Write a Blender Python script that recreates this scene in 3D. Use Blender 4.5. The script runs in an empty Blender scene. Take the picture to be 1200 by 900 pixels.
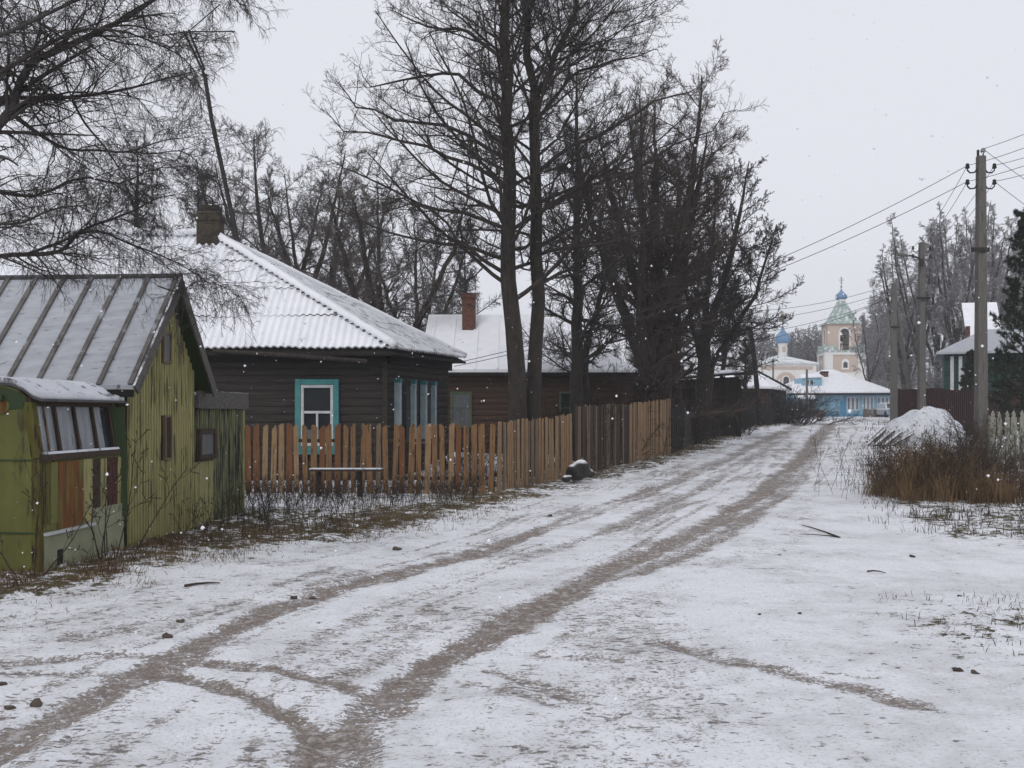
import bpy, math, random
import numpy as np
from mathutils import Matrix, Vector
random.seed(7)
sc = bpy.context.scene
COL = sc.collection
PI = math.pi
F, HZ, CZ = 1167.0, 484.0, 1.65        # focal length in photo pixels, horizon row, eye height

def W(px, py, Y):
    return ((px - 600) / F * Y, Y, CZ + (HZ - py) / F * Y)
def XP(px, Y): return (px - 600) / F * Y
def ZP(py, Y): return CZ + (HZ - py) / F * Y

# ------------------------------------------------------------------ ground height
def gbase(y):
    y = np.asarray(y, float)
    t = np.clip((y - 18) / 54, 0, 1)
    a = 1.15 * t * t * (3 - 2 * t)
    b = np.clip((y - 72) / 34, 0, 1)
    return a + 0.12 * b
def gh(y): return float(gbase(y))
def G(px, py):                         # the ground point seen at a photo pixel
    lo, hi = 2.0, 100.0
    for _ in range(50):
        m = (lo + hi) / 2
        if HZ + (CZ - gh(m)) * F / m > py: lo = m
        else: hi = m
    return ((px - 600) / F * lo, lo)

# ------------------------------------------------------------------ materials
def N(nt, t, **kw):
    n = nt.nodes.new(t)
    for k, v in kw.items(): setattr(n, k, v)
    return n
def L(nt, a, b): nt.links.new(a, b)
def ramp(nt, src, stops):
    r = N(nt, 'ShaderNodeValToRGB'); e = r.color_ramp.elements
    e[0].position, e[0].color = stops[0][0], (*stops[0][1], 1) if len(stops[0][1]) == 3 else stops[0][1]
    e[1].position, e[1].color = stops[-1][0], (*stops[-1][1], 1)
    for p, c in stops[1:-1]:
        x = e.new(p); x.color = (*c, 1)
    L(nt, src, r.inputs[0]); return r.outputs[0]
def mixc(nt, fac, a, b):
    m = N(nt, 'ShaderNodeMix', data_type='RGBA')
    for s, v in ((m.inputs[0], fac), (m.inputs[6], a), (m.inputs[7], b)):
        if hasattr(v, 'is_linked'): L(nt, v, s)
        elif isinstance(v, (int, float)): s.default_value = v
        else: s.default_value = (*v, 1)
    return m.outputs[2]
def math_(nt, op, a, b=None, c=None):
    m = N(nt, 'ShaderNodeMath', operation=op)
    for s, v in zip(m.inputs, (a, b, c)):
        if v is None: continue
        if hasattr(v, 'is_linked'): L(nt, v, s)
        else: s.default_value = v
    return m.outputs[0]
def noise(nt, vec, scale, detail=6, rough=.6):
    n = N(nt, 'ShaderNodeTexNoise'); n.inputs['Scale'].default_value = scale
    n.inputs['Detail'].default_value = detail; n.inputs['Roughness'].default_value = rough
    L(nt, vec, n.inputs['Vector']); return n.outputs[0]
def smooth(nt, v, a, b):
    m = N(nt, 'ShaderNodeMapRange', interpolation_type='SMOOTHSTEP')
    m.inputs[1].default_value = a; m.inputs[2].default_value = b
    L(nt, v, m.inputs[0]); return m.outputs[0]
SNOW = (.80, .81, .84)
def M(name, c1, c2=None, sc_=3, st=(1, 1, 1), rough=.85, bump=.25, snow=0., c3=None, sc3=1.2, th3=.58, spec=.3, metal=0., st3=None, snowlo=.35):
    """two colours through a noise, an optional third in patches, optional snow lying on upward faces"""
    m = bpy.data.materials.new(name); m.use_nodes = True
    nt = m.node_tree; b = nt.nodes['Principled BSDF']
    tc = N(nt, 'ShaderNodeTexCoord'); oi = N(nt, 'ShaderNodeObjectInfo')
    off = N(nt, 'ShaderNodeVectorMath', operation='ADD'); L(nt, tc.outputs['Object'], off.inputs[0])
    k = math_(nt, 'MULTIPLY', oi.outputs['Random'], 41.0); L(nt, k, off.inputs[1])
    def mapped(s):
        mp = N(nt, 'ShaderNodeMapping'); mp.inputs['Scale'].default_value = s
        L(nt, off.outputs[0], mp.inputs[0]); return mp.outputs[0]
    v = mapped(st); n1 = noise(nt, v, sc_)
    c2 = c2 or tuple(x * .7 for x in c1)
    col = ramp(nt, n1, [(.33, c1), (.67, c2)])
    if c3:
        n3 = noise(nt, mapped(st3 or st), sc3, 8)
        col = mixc(nt, smooth(nt, n3, th3 - .04, th3 + .06), col, c3)
    if snow > 0:
        ge = N(nt, 'ShaderNodeNewGeometry'); sx = N(nt, 'ShaderNodeSeparateXYZ'); L(nt, ge.outputs['Normal'], sx.inputs[0])
        up = smooth(nt, sx.outputs[2], snowlo, snowlo + .3)
        ns = noise(nt, mapped((1, 1, 1)), 5, 5)
        amt = smooth(nt, ns, 1 - snow - .12, 1 - snow + .08)
        col = mixc(nt, math_(nt, 'MULTIPLY', up, amt), col, SNOW)
    L(nt, col, b.inputs['Base Color'])
    b.inputs['Roughness'].default_value = rough; b.inputs['Metallic'].default_value = metal
    b.inputs['Specular IOR Level'].default_value = spec
    if bump:
        bp = N(nt, 'ShaderNodeBump'); bp.inputs['Strength'].default_value = bump; bp.inputs['Distance'].default_value = .02
        L(nt, n1, bp.inputs['Height']); L(nt, bp.outputs[0], b.inputs['Normal'])
    return m

HS = (1, 1, 14); VS = (12, 12, .8)
MT = dict(
    logdark=M('weathered_dark_logs', (.042, .034, .029), (.018, .015, .013), 5, (.5, .5, 9), .8, .5, c3=(.055, .046, .04), sc3=2.5, th3=.62, st3=(.6, .6, 10)),
    logred=M('reddish_logs', (.095, .052, .035), (.045, .027, .020), 5, (.5, .5, 9), .85, .5, c3=(.065, .05, .042), sc3=2, th3=.6, st3=(.6, .6, 8)),
    barn=M('dark_barn_boards', (.035, .026, .021), (.015, .012, .010), 4, VS, .9, .5),
    snowyboards=M('snowy_boards', (.13, .12, .11), (.06, .055, .05), 4, (1, 6, 6), .9, .4, snow=.72, snowlo=.05),
    boards=M('grey_boards', (.13, .12, .11), (.06, .055, .05), 4, (1, 6, 6), .9, .4, snow=.5),
    batten=M('dark_roof_battens', (.085, .075, .068), (.16, .15, .145), 7, (1, 1, 1), .85, .3, c3=(.30, .31, .33), sc3=5, th3=.6),
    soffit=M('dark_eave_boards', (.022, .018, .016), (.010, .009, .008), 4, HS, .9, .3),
    roofsnow=M('snow_on_roof', (.88, .885, .91), (.80, .81, .85), 2.2, (1, 1, 1), .75, .25, c3=(.46, .47, .5), sc3=5, th3=.66),
    roofsnow_grey=M('thin_snow_on_roof', (.42, .44, .47), (.32, .33, .36), 3, (1, 5, 1), .7, .3, c3=(.12, .11, .10), sc3=6, th3=.66, st3=(1, 5, 1)),
    roofsnow_thin=M('patchy_snow_on_roof', (.72, .73, .76), (.52, .53, .56), 3, (1, 1, 1), .75, .25, c3=(.30, .30, .32), sc3=3.5, th3=.57),
    purlin=M('roof_edge_and_gap_shade', (.10, .10, .105), (.05, .05, .052), 5, rough=.8),
    brick=M('sooty_brick', (.075, .058, .036), (.03, .025, .02), 9, (1, 1, 2.5), .9, .5, c3=(.03, .027, .025), sc3=3, th3=.55, snow=.6),
    brickred=M('red_brick', (.17, .075, .05), (.09, .045, .035), 9, (1, 1, 2.5), .9, .5, c3=(.04, .03, .028), sc3=3, th3=.58, snow=.6),
    turq=M('turquoise_paint', (.055, .24, .235), (.04, .17, .18), 6, rough=.6, bump=.15, c3=(.12, .16, .15), sc3=7, th3=.66),
    white=M('old_white_paint', (.55, .56, .56), (.40, .41, .42), 6, rough=.6, bump=.15, c3=(.22, .2, .18), sc3=8, th3=.7),
    paleblue=M('pale_blue_casing', (.38, .46, .48), (.26, .34, .37), 6, rough=.7, bump=.2, c3=(.14, .15, .14), sc3=7, th3=.64),
    greenframe=M('faded_green_frame', (.11, .16, .08), (.07, .10, .06), 6),
    glass=M('dark_window_glass', (.018, .021, .024), (.03, .034, .038), 2, rough=.06, bump=.0, spec=.6),
    curtain=M('grey_net_curtain', (.14, .15, .155), (.07, .075, .08), 3, (8, 8, 1), rough=.4, bump=.0, spec=.5),
    fogglass=M('frosted_grey_glass', (.29, .305, .325), (.20, .212, .23), 2.5, (4, 4, .7), rough=.18, bump=.05, spec=.6, c3=(.06, .065, .07), sc3=4, th3=.63, st3=(7, 7, .9)),
    olive=M('olive_paint', (.165, .165, .042), (.11, .115, .030), 2.5, (1.5, 1.5, .7), .6, .1, c3=(.065, .055, .020), sc3=3, th3=.60, st3=(3, 3, .6)),
    olive_dark=M('dark_green_paint', (.03, .06, .025), (.05, .065, .02), 3, rough=.6),
    corr=M('ribbed_olive_cladding', (.36, .33, .145), (.25, .235, .09), 3, (4, 4, .5), .6, .15, c3=(.12, .105, .05), sc3=4, th3=.56, st3=(5, 5, .45)),
    corr_groove=M('groove_shade', (.018, .018, .012), rough=.9),  # near-black, so the shade in the rib grooves is coloured in
    annex=M('peeling_boards', (.19, .195, .085), (.08, .083, .042), 4, (7, 7, .6), .8, .35, c3=(.015, .016, .012), sc3=3, th3=.50, st3=(8, 8, .7)),
    annex_pale=M('pale_peeling_panel', (.30, .28, .12), (.22, .205, .09), 4, (3, 3, .8), .8, .3, c3=(.03, .03, .018), sc3=4, th3=.6, st3=(6, 6, .8)),
    rust=M('rust', (.19, .072, .016), (.10, .045, .016), 5, (4, 4, .7), .85, .3, c3=(.135, .13, .04), sc3=3, th3=.53, st3=(6, 6, .6)),
    rustred=M('red_rust', (.10, .035, .026), (.055, .022, .018), 5, (4, 4, .7), .85, .3, c3=(.035, .022, .016), sc3=4, th3=.52, st3=(6, 6, .6)),
    yrust=M('rusty_corner', (.115, .115, .022), (.07, .05, .012), 4, (3, 3, .6), .8, .3, c3=(.03, .018, .008), sc3=4, th3=.55, st3=(5, 5, .6)),
    skirt=M('grey_green_panel', (.29, .30, .20), (.21, .22, .14), 3, rough=.75, c3=(.10, .10, .06), sc3=4, th3=.62),
    black=M('black_gap_and_cap', (.008, .008, .008), (.012, .011, .010), 3),  # darkness of the vent gap given as colour; also the black chimney cap
    picket=M('orange_brown_boards', (.235, .13, .056), (.15, .080, .034), 4, VS, .75, .35, c3=(.055, .036, .024), sc3=3, th3=.58, st3=(9, 9, 1), snow=.4, snowlo=.3),
    picket_dark=M('red_brown_board', (.18, .078, .03), (.11, .048, .02), 4, VS, .75, .35, c3=(.04, .02, .013), sc3=3, th3=.64, st3=(9, 9, 1)),
    stake=M('tan_stakes', (.31, .20, .105), (.20, .125, .066), 4, VS, .85, .35, c3=(.055, .042, .033), sc3=3, th3=.62, st3=(9, 9, 1)),
    stake_grey=M('grey_brown_stakes', (.19, .13, .08), (.12, .085, .057), 4, VS, .85, .35, c3=(.05, .042, .036), sc3=3, th3=.6, st3=(9, 9, 1)),
    stake_dark=M('dark_stakes', (.068, .048, .033), (.03, .022, .017), 4, VS, .9, .35, c3=(.10, .065, .04), sc3=3, th3=.63, st3=(9, 9, 1)),
    oldfence=M('grey_old_fence', (.09, .085, .08), (.05, .048, .045), 4, VS, .9, .35, snow=.6, snowlo=.2),
    darkfence=M('black_old_fence', (.03, .026, .024), (.016, .014, .013), 4, VS, .9, .35, snow=.4),
    palefence=M('pale_mossy_pickets', (.30, .30, .25), (.19, .20, .155), 4, (8, 8, 1), .85, .3, c3=(.10, .11, .06), sc3=3, th3=.62, snow=.75, snowlo=.15),
    maroon=M('maroon_metal_sheets', (.040, .016, .015), (.028, .012, .012), 3, (4, 4, .5), .6, .1),
    green=M('dark_green_boards', (.012, .055, .042), (.008, .038, .032), 4, HS, .7, .25),
    bark=M('dark_bark', (.050, .040, .033), (.022, .018, .015), 10, (1, 1, .35), .95, .6, c3=(.05, .047, .035), sc3=5, th3=.63),
    twigbirch=M('birch_twigs', (.075, .066, .061), (.045, .039, .036), 4, bump=0),
    twigbrown=M('grey_brown_twigs', (.120, .104, .094), (.072, .062, .055), 4, bump=0),
    twig=M('dark_twigs', (.055, .046, .040), (.032, .026, .022), 4, bump=0),
    twigred=M('red_brown_twigs', (.080, .056, .046), (.048, .036, .030), 4, bump=0),
    twiggrey=M('grey_twigs', (.060, .055, .050), (.036, .033, .031), 4, bump=0, snow=.35),
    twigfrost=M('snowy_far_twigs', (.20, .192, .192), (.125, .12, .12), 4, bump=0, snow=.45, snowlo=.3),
    birchbark=M('birch_bark', (.30, .29, .28), (.12, .115, .11), 5, (1, 1, 4), .9, .3, c3=(.02, .018, .016), sc3=4, th3=.55),
    birchdark=M('grey_birch_bark', (.055, .050, .046), (.028, .025, .023), 6, (1, 1, 2), .9, .3),
    needle=M('pine_needles', (.017, .028, .017), (.034, .044, .023), 3, bump=0, snow=.34, snowlo=.5),
    evergreen=M('dark_evergreen', (.014, .019, .008), (.022, .024, .010), 3, bump=0),
    concrete=M('pole_concrete', (.145, .135, .122), (.10, .094, .085), 5, (4, 4, .6), .9, .3, c3=(.06, .056, .05), sc3=3, th3=.62),
    oldpole=M('dark_wooden_pole', (.028, .024, .021), (.015, .013, .012), 5, VS, .95, .4),
    iron=M('black_iron', (.015, .014, .014), (.03, .024, .02), 5, rough=.6),
    porcelain=M('insulator', (.25, .24, .23), rough=.2, bump=0, spec=.6),
    wire=M('wire', (.05, .05, .052), rough=.6, bump=0),
    tarp=M('snowy_tarp', (.72, .73, .77), (.58, .6, .64), 2.5, rough=.7, bump=.5, c3=(.16, .16, .17), sc3=3.2, th3=.60, st3=(2.4, 2.4, 1)),
    bluehouse=M('sky_blue_boards', (.25, .45, .57), (.21, .39, .50), 4, (1, 1, 6), .7, .2),
    bluedark=M('blue_trim', (.10, .28, .46), (.08, .24, .40), 4, rough=.7),
    palewin=M('pale_window_casing', (.60, .66, .70), (.48, .54, .60), 4, rough=.7),
    peach=M('peach_plaster', (.56, .45, .375), (.50, .395, .33), 1.5, rough=.85, bump=.1),
    plaster=M('white_plaster', (.78, .77, .75), (.70, .69, .67), 1.5, rough=.85, bump=.1),
    copper=M('green_tin_roof', (.24, .32, .28), (.32, .40, .37), 1.2, (1, 1, .4), .55, .1, c3=(.62, .66, .66), sc3=1.6, th3=.55, st3=(1.5, 1.5, .5)),
    copper_snow=M('green_roof_under_snow', (.62, .68, .68), (.42, .52, .49), 1.0, (1, 1, .6), .6, .1, c3=(.78, .79, .82), sc3=.8, th3=.5),
    dome=M('blue_dome', (.10, .20, .35), (.13, .25, .41), 2, (1, 1, .5), .35, .05, c3=(.16, .32, .55), sc3=2, th3=.62, spec=.5),
    gold=M('old_gilt', (.35, .27, .14), (.2, .16, .1), 3, rough=.4, metal=.6),
    bell=M('bronze_bell', (.05, .045, .035), rough=.4, metal=.5),
    strawtan=M('dry_tan_stalks', (.24, .155, .078), (.125, .080, .040), 2, bump=0, c3=(.08, .05, .028), sc3=2.5, th3=.6),
    drygrass=M('dry_grass', (.19, .13, .062), (.10, .07, .035), 1.3, bump=0, c3=(.075, .085, .03), sc3=1.0, th3=.60),
    redgrass=M('red_brown_grass', (.12, .055, .028), (.06, .032, .02), 1.3, bump=0),
    weed=M('dark_weed_stems', (.028, .022, .018), (.05, .036, .026), 3, bump=0),
    clod=M('earth_clod', (.11, .085, .068), (.05, .039, .032), 9, bump=.6, snow=.3, snowlo=.7),
    rock=M('dark_stone', (.05, .047, .045), (.022, .02, .02), 6, bump=.7, snow=.55, snowlo=.45),
    flake=M('snowflake', (.9, .9, .92), (.85, .86, .9), 3, bump=0),
    carpaint=M('pale_car_paint', (.34, .38, .42), (.28, .32, .36), 3, rough=.3, bump=0, snow=.8, spec=.5),
    tyre=M('tyre_rubber', (.02, .02, .02), rough=.9),
)

# ------------------------------------------------------------------ mesh builder
class MB:
    def __init__(s): s.v = []; s.f = []
    def add(s, vs, fs):
        o = len(s.v); s.v += [tuple(map(float, p)) for p in vs]; s.f += [tuple(i + o for i in f) for f in fs]; return s
    def hexa(s, b, t):                 # bottom four, top four (counter-clockwise seen from above)
        return s.add(list(b) + list(t), [(3, 2, 1, 0), (4, 5, 6, 7), (0, 1, 5, 4), (1, 2, 6, 5), (2, 3, 7, 6), (3, 0, 4, 7)])
    def box(s, x0, x1, y0, y1, z0, z1):
        return s.hexa([(x0, y0, z0), (x1, y0, z0), (x1, y1, z0), (x0, y1, z0)], [(x0, y0, z1), (x1, y0, z1), (x1, y1, z1), (x0, y1, z1)])
    def fbox(s, fr, a0, a1, b0, b1, c0, c1):
        P = fr
        return s.hexa([P(a0, b0, c0), P(a1, b0, c0), P(a1, b1, c0), P(a0, b1, c0)], [P(a0, b0, c1), P(a1, b0, c1), P(a1, b1, c1), P(a0, b1, c1)])
    def slab(s, poly, d):              # polygon and its copy moved by d
        n = len(poly); q = [tuple(p[i] + d[i] for i in range(3)) for p in poly]
        return s.add(list(poly) + q, [tuple(range(n))[::-1], tuple(range(n, 2 * n))] + [(i, (i + 1) % n, n + (i + 1) % n, n + i) for i in range(n)])
    def tube(s, pts, rads, S=8, caps=True):
        P = np.array(pts, float); R = np.broadcast_to(np.array(rads, float), (len(P),))
        v, f = tubes_np(P[None], R[None], S); k = len(P)
        fs = [tuple(x) for x in f]
        if caps: fs += [tuple(range(S)), tuple(range((k - 1) * S, k * S))]
        return s.add(v, fs)
    def lathe(s, prof, cx, cy, S=20, ph=0, capends=True):
        vs = []; n = len(prof)
        for r, z in prof:
            for j in range(S):
                a = 2 * PI * j / S + ph; vs.append((cx + r * math.cos(a), cy + r * math.sin(a), z))
        fs = [(i * S + j, i * S + (j + 1) % S, (i + 1) * S + (j + 1) % S, (i + 1) * S + j) for i in range(n - 1) for j in range(S)]
        if capends: fs += [tuple(range(S))[::-1], tuple(range((n - 1) * S, n * S))]
        return s.add(vs, fs)

def tubes_np(P, R, S):
    N_, K, _ = P.shape
    T = np.gradient(P, axis=1); T /= np.linalg.norm(T, axis=2, keepdims=True) + 1e-9
    mean = T.mean(1); ref = np.where(np.abs(mean[:, 2:3]) > .8, np.array([[1., .13, 0]]), np.array([[.05, .1, 1.]]))
    U = np.cross(T, ref[:, None, :]); U /= np.linalg.norm(U, axis=2, keepdims=True) + 1e-9
    V = np.cross(T, U)
    a = np.arange(S) * 2 * PI / S
    vs = P[:, :, None, :] + R[:, :, None, None] * (np.cos(a)[None, None, :, None] * U[:, :, None, :] + np.sin(a)[None, None, :, None] * V[:, :, None, :])
    i = (np.arange(N_)[:, None, None] * K + np.arange(K - 1)[None, :, None]) * S
    j = np.arange(S)[None, None, :]; j2 = (j + 1) % S
    f = np.stack([i + j, i + j2, i + S + j2, i + S + j], -1).reshape(-1, 4)
    return vs.reshape(-1, 3), f

def np_mesh(name, v, f, smooth=False):
    me = bpy.data.meshes.new(name); k = f.shape[1]
    me.vertices.add(len(v)); me.vertices.foreach_set('co', np.ascontiguousarray(v, dtype=np.float32).ravel())
    me.loops.add(f.size); me.loops.foreach_set('vertex_index', np.ascontiguousarray(f, dtype=np.int32).ravel())
    me.polygons.add(len(f)); me.polygons.foreach_set('loop_start', np.arange(len(f), dtype=np.int32) * k)
    if smooth: me.polygons.foreach_set('use_smooth', np.ones(len(f), dtype=bool))
    me.update(calc_edges=True); return me

def tag(o, label=None, cat=None, group=None, kind=None):
    for k, v in (('label', label), ('category', cat), ('group', group), ('kind', kind)):
        if v: o[k] = v
    return o
def thing(name, loc, label, cat, group=None):
    o = bpy.data.objects.new(name, None); COL.objects.link(o); o.location = loc; o.empty_display_size = .2
    return tag(o, label, cat, group)
def root_of(o):
    while o.parent: o = o.parent
    return o
def link(name, me, mat, parent=None, label=None):
    o = bpy.data.objects.new(name, me); COL.objects.link(o)
    me.materials.append(MT[mat] if isinstance(mat, str) else mat)
    if parent is not None:
        me.transform(Matrix.Translation(-root_of(parent).location)); o.parent = parent
    if label: o['label'] = label
    return o
def obj(name, mb, mat, parent=None, label=None, smooth=False, bevel=0):
    me = bpy.data.meshes.new(name); me.from_pydata(mb.v, [], mb.f)
    if smooth:
        for p in me.polygons: p.use_smooth = True
    me.update(); o = link(name, me, mat, parent, label)
    if bevel:
        b = o.modifiers.new('Bevel', 'BEVEL'); b.width = bevel; b.segments = 2; b.limit_method = 'ANGLE'
    return o
def centred(o, loc):                   # a mesh that is a whole thing: put its origin at its base
    o.data.transform(Matrix.Translation(-Vector(loc))); o.location = loc; return o
class Fr:                              # a wall's own frame: along a, outwards b, up c
    def __init__(s, o, u, z=0):
        l = math.hypot(*u); s.o = o; s.u = (u[0] / l, u[1] / l); s.n = (s.u[1], -s.u[0]); s.z = z
    def __call__(s, a, b, c):
        return (s.o[0] + s.u[0] * a + s.n[0] * b, s.o[1] + s.u[1] * a + s.n[1] * b, s.z + c)

def log_wall(fr, a0, a1, c0, c1, h=.19, d=.028, th=.2):
    mb = MB(); n = max(1, round((c1 - c0) / h)); hh = (c1 - c0) / n; prof = []
    for i in range(n):
        z = c0 + i * hh; w = random.uniform(-.008, .008)
        for t, q in ((.03, 0), (.12, .6), (.3, .93), (.5, 1), (.7, .93), (.88, .6), (.97, 0)):
            prof.append((d * q + w, z + t * hh))
    prof = [(-th, c0)] + prof + [(-th, c1)]
    m = len(prof); vs = [fr(a0, b, c) for b, c in prof] + [fr(a1, b, c) for b, c in prof]
    mb.add(vs, [tuple(range(m)), tuple(range(m, 2 * m))[::-1]] + [(i, i + 1, m + i + 1, m + i) for i in range(m - 1)] + [(m - 1, 0, m, 2 * m - 1)])
    return mb
def frame_mb(fr, a0, a1, c0, c1, w, b0, b1, mb=None, bottom=True):
    mb = mb or MB()
    mb.fbox(fr, a0, a0 + w, b0, b1, c0, c1); mb.fbox(fr, a1 - w, a1, b0, b1, c0, c1)
    mb.fbox(fr, a0 + w, a1 - w, b0, b1 - .002, c1 - w, c1)
    if bottom: mb.fbox(fr, a0 + w, a1 - w, b0, b1 - .002, c0, c0 + w)
    return mb
def window(fr, a0, a1, c0, c1, parent, frame_mat='white', pane='glass', w=.06, b0=.03, b1=.12, mull=1, transom=.6, label=None):
    wn = obj('window', frame_mb(fr, a0, a1, c0, c1, w, b0, b1), frame_mat, parent, label, bevel=.006)
    s = MB(); t = .035
    zt = c0 + (c1 - c0) * transom if transom else None
    if zt: s.fbox(fr, a0 + w, a1 - w, b0 + .02, b1 - .02, zt - t / 2, zt + t / 2)
    for k in range(mull):
        x = a0 + (a1 - a0) * (k + 1) / (mull + 1)
        s.fbox(fr, x - t / 2, x + t / 2, b0 + .02, b1 - .024, c0 + w, (zt - t / 2) if zt else c1 - w)
    if s.v: obj('glazing_bar', s, frame_mat, wn)
    obj('pane', MB().fbox(fr, a0 + w, a1 - w, b0 + .002, b0 + .03, c0 + w, c1 - w), pane, wn)
    return wn

def corr_slope(eL, eR, rL, rR, pitch=.18, amp=.03, courses=4, lift=.04, res=6, dark=.55):
    """corrugated sheets in lapped courses on a slope: eave corners eL,eR, ridge corners rL,rR; also the dark lower edges of the sheets"""
    eL, eR, rL, rR = map(lambda p: np.array(p, float), (eL, eR, rL, rR))
    ax = (eR - eL); wid = np.linalg.norm(ax); ax /= wid
    up = (rL + rR) / 2 - (eL + eR) / 2; up -= ax * up.dot(ax); Ls = np.linalg.norm(up); up /= Ls
    nr = np.cross(ax, up); nr = nr if nr[2] > 0 else -nr
    sl, sr = (rL - eL).dot(ax), (rR - eL).dot(ax)
    n = int(wid / pitch * res) + 1; mb = MB(); ed = MB()
    def lim(s):
        m = 1.0
        if sl > 1e-6: m = min(m, s / sl)
        if sr < wid - 1e-6: m = min(m, (wid - s) / (wid - sr))
        return max(0, m)
    for c in range(courses):
        v0, v1 = c / courses, (c + 1) / courses + .012
        sheets = int(wid / 1.1) + 2
        jit = [random.uniform(-.010, .010) for _ in range(sheets)]; ph = random.random() * 9
        prev = None
        for i in range(n + 1):
            s = wid * i / n; m = lim(s)
            if m < v0 + .004: prev = None; continue
            h = amp * math.sin(2 * PI * s / pitch); j = jit[int(s / 1.1)]
            va = v0 + j if c else v0 + j * .5; va = min(va, m); vb = max(va, min(v1, m)); base = eL + ax * s
            lf = (lift if c else .02) * (.6 + .4 * math.sin(s * 1.7 + ph))
            q = [base + up * Ls * va + nr * (h + lf), base + up * Ls * (va + vb) / 2 + nr * (h + lf * .6 + random.uniform(-.003, .003)), base + up * Ls * vb + nr * h]
            lo = base + up * Ls * (va + .001) + nr * (h + lf - .035 - (.012 if c == 0 else 0))
            if prev is not None:
                mb.add([prev[0][0], q[0], q[1], prev[0][1], prev[0][2], q[2]], [(0, 1, 2, 3), (3, 2, 5, 4)])
                d_ = (math.sin(s * .9 + ph) + math.sin(s * 2.3 + ph * 2)) * .5
                (ed if (c and d_ > 1 - 2 * dark - .2) else mb).add([prev[1], lo, q[0], prev[0][0]], [(0, 1, 2, 3)])
            prev = (q, lo)
    return mb, ed
def cap_strip(p0, p1, r=.13, n=14, wob=.02):
    mb = MB(); pts = []
    for i in range(n + 1):
        t = i / n; pts.append(tuple(p0[k] + (p1[k] - p0[k]) * t + (random.uniform(-wob, wob) if k == 2 else 0) for k in range(3)))
    return mb.tube(pts, [r * random.uniform(.9, 1.1) for _ in pts], 8)

# ------------------------------------------------------------------ bare trees
def unit(a): return a / (np.linalg.norm(a, axis=-1, keepdims=True) + 1e-9)
def sample(P, t):
    K = P.shape[1]; x = np.clip(t * (K - 1), 0, K - 1.001); i = x.astype(int); f = (x - i)[:, None]
    return i, f
def branch(rng, P, R, Ln, n, t0, t1, ang, asd, lf, shape, K, wander, trop, rr, rmin, Labs=None, flat=0., tend=.25, az=None):
    """children of the branches P (N,K,3): n per branch between t0 and t1 of its length"""
    N_ = len(P); n = np.broadcast_to(np.asarray(n, float), (N_,))
    cnt = np.floor(n + rng.random(N_)).astype(int); idx = np.repeat(np.arange(N_), cnt); Mn = len(idx)
    if Mn == 0: return np.zeros((0, K, 3)), np.zeros((0, K)), np.zeros(0)
    first = np.concatenate([[0], np.cumsum(cnt)[:-1]]); order = np.arange(Mn) - first[idx]
    t = t0 + (t1 - t0) * (order + rng.random(Mn)) / np.maximum(1, cnt[idx])
    i, f = sample(P, t); pos = P[idx, i] * (1 - f) + P[idx, i + 1] * f
    rad = (R[idx, i] * (1 - f[:, 0]) + R[idx, i + 1] * f[:, 0])
    T = unit(P[idx, i + 1] - P[idx, i])
    rnd = rng.normal(size=(Mn, 3))
    if flat: rnd[:, 2] *= (1 - flat)
    perp = rnd - T * (rnd * T).sum(1, keepdims=True); perp = unit(perp)
    if az is not None:
        a_ = order * 2.4 + rng.normal(0, .35, Mn); hv = np.stack([np.cos(a_), np.sin(a_), np.zeros(Mn)], 1)
        perp = unit(hv - T * (hv * T).sum(1, keepdims=True))
    a = np.radians(ang[0] + (ang[1] - ang[0]) * t + rng.normal(0, asd, Mn))[:, None]
    d = unit(T * np.cos(a) + perp * np.sin(a))
    base = (Labs if Labs is not None else Ln[idx] * lf)
    Lc = base * np.clip(1 - shape * (t - t0) / max(1e-6, t1 - t0), .12, None) * rng.uniform(.65, 1.2, Mn)
    r0 = np.maximum(np.minimum(rad * rr, rad * .95), rmin)
    out = np.empty((Mn, K, 3)); out[:, 0] = pos; tr = np.asarray(trop, float)
    for k in range(1, K):
        d = unit(d + rng.normal(0, wander, (Mn, 3)) + tr * (k / K + .3)); out[:, k] = out[:, k - 1] + d * (Lc / (K - 1))[:, None]
    taper = np.linspace(1, tend, K)[None]
    return out, np.maximum(r0[:, None] * taper, rmin * .6), Lc
def poly_trunk(pts, rads, K, rng, wob=.03):
    p = np.array(pts, float); r = np.array(rads, float); s = np.linspace(0, len(p) - 1, K)
    i = np.minimum(s.astype(int), len(p) - 2); f = (s - i)[:, None]
    P = p[i] * (1 - f) + p[i + 1] * f; P[1:] += rng.normal(0, wob, (K - 1, 3)) * np.array([1, 1, .2])
    rr = r[i] * (1 - f[:, 0]) + r[i + 1] * f[:, 0]
    return P[None], rr[None]
def cat(parts):
    vs, fs, o = [], [], 0
    for v, f in parts:
        if len(v) == 0: continue
        vs.append(v); fs.append(f + o); o += len(v)
    return np.concatenate(vs), np.concatenate(fs)

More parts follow.
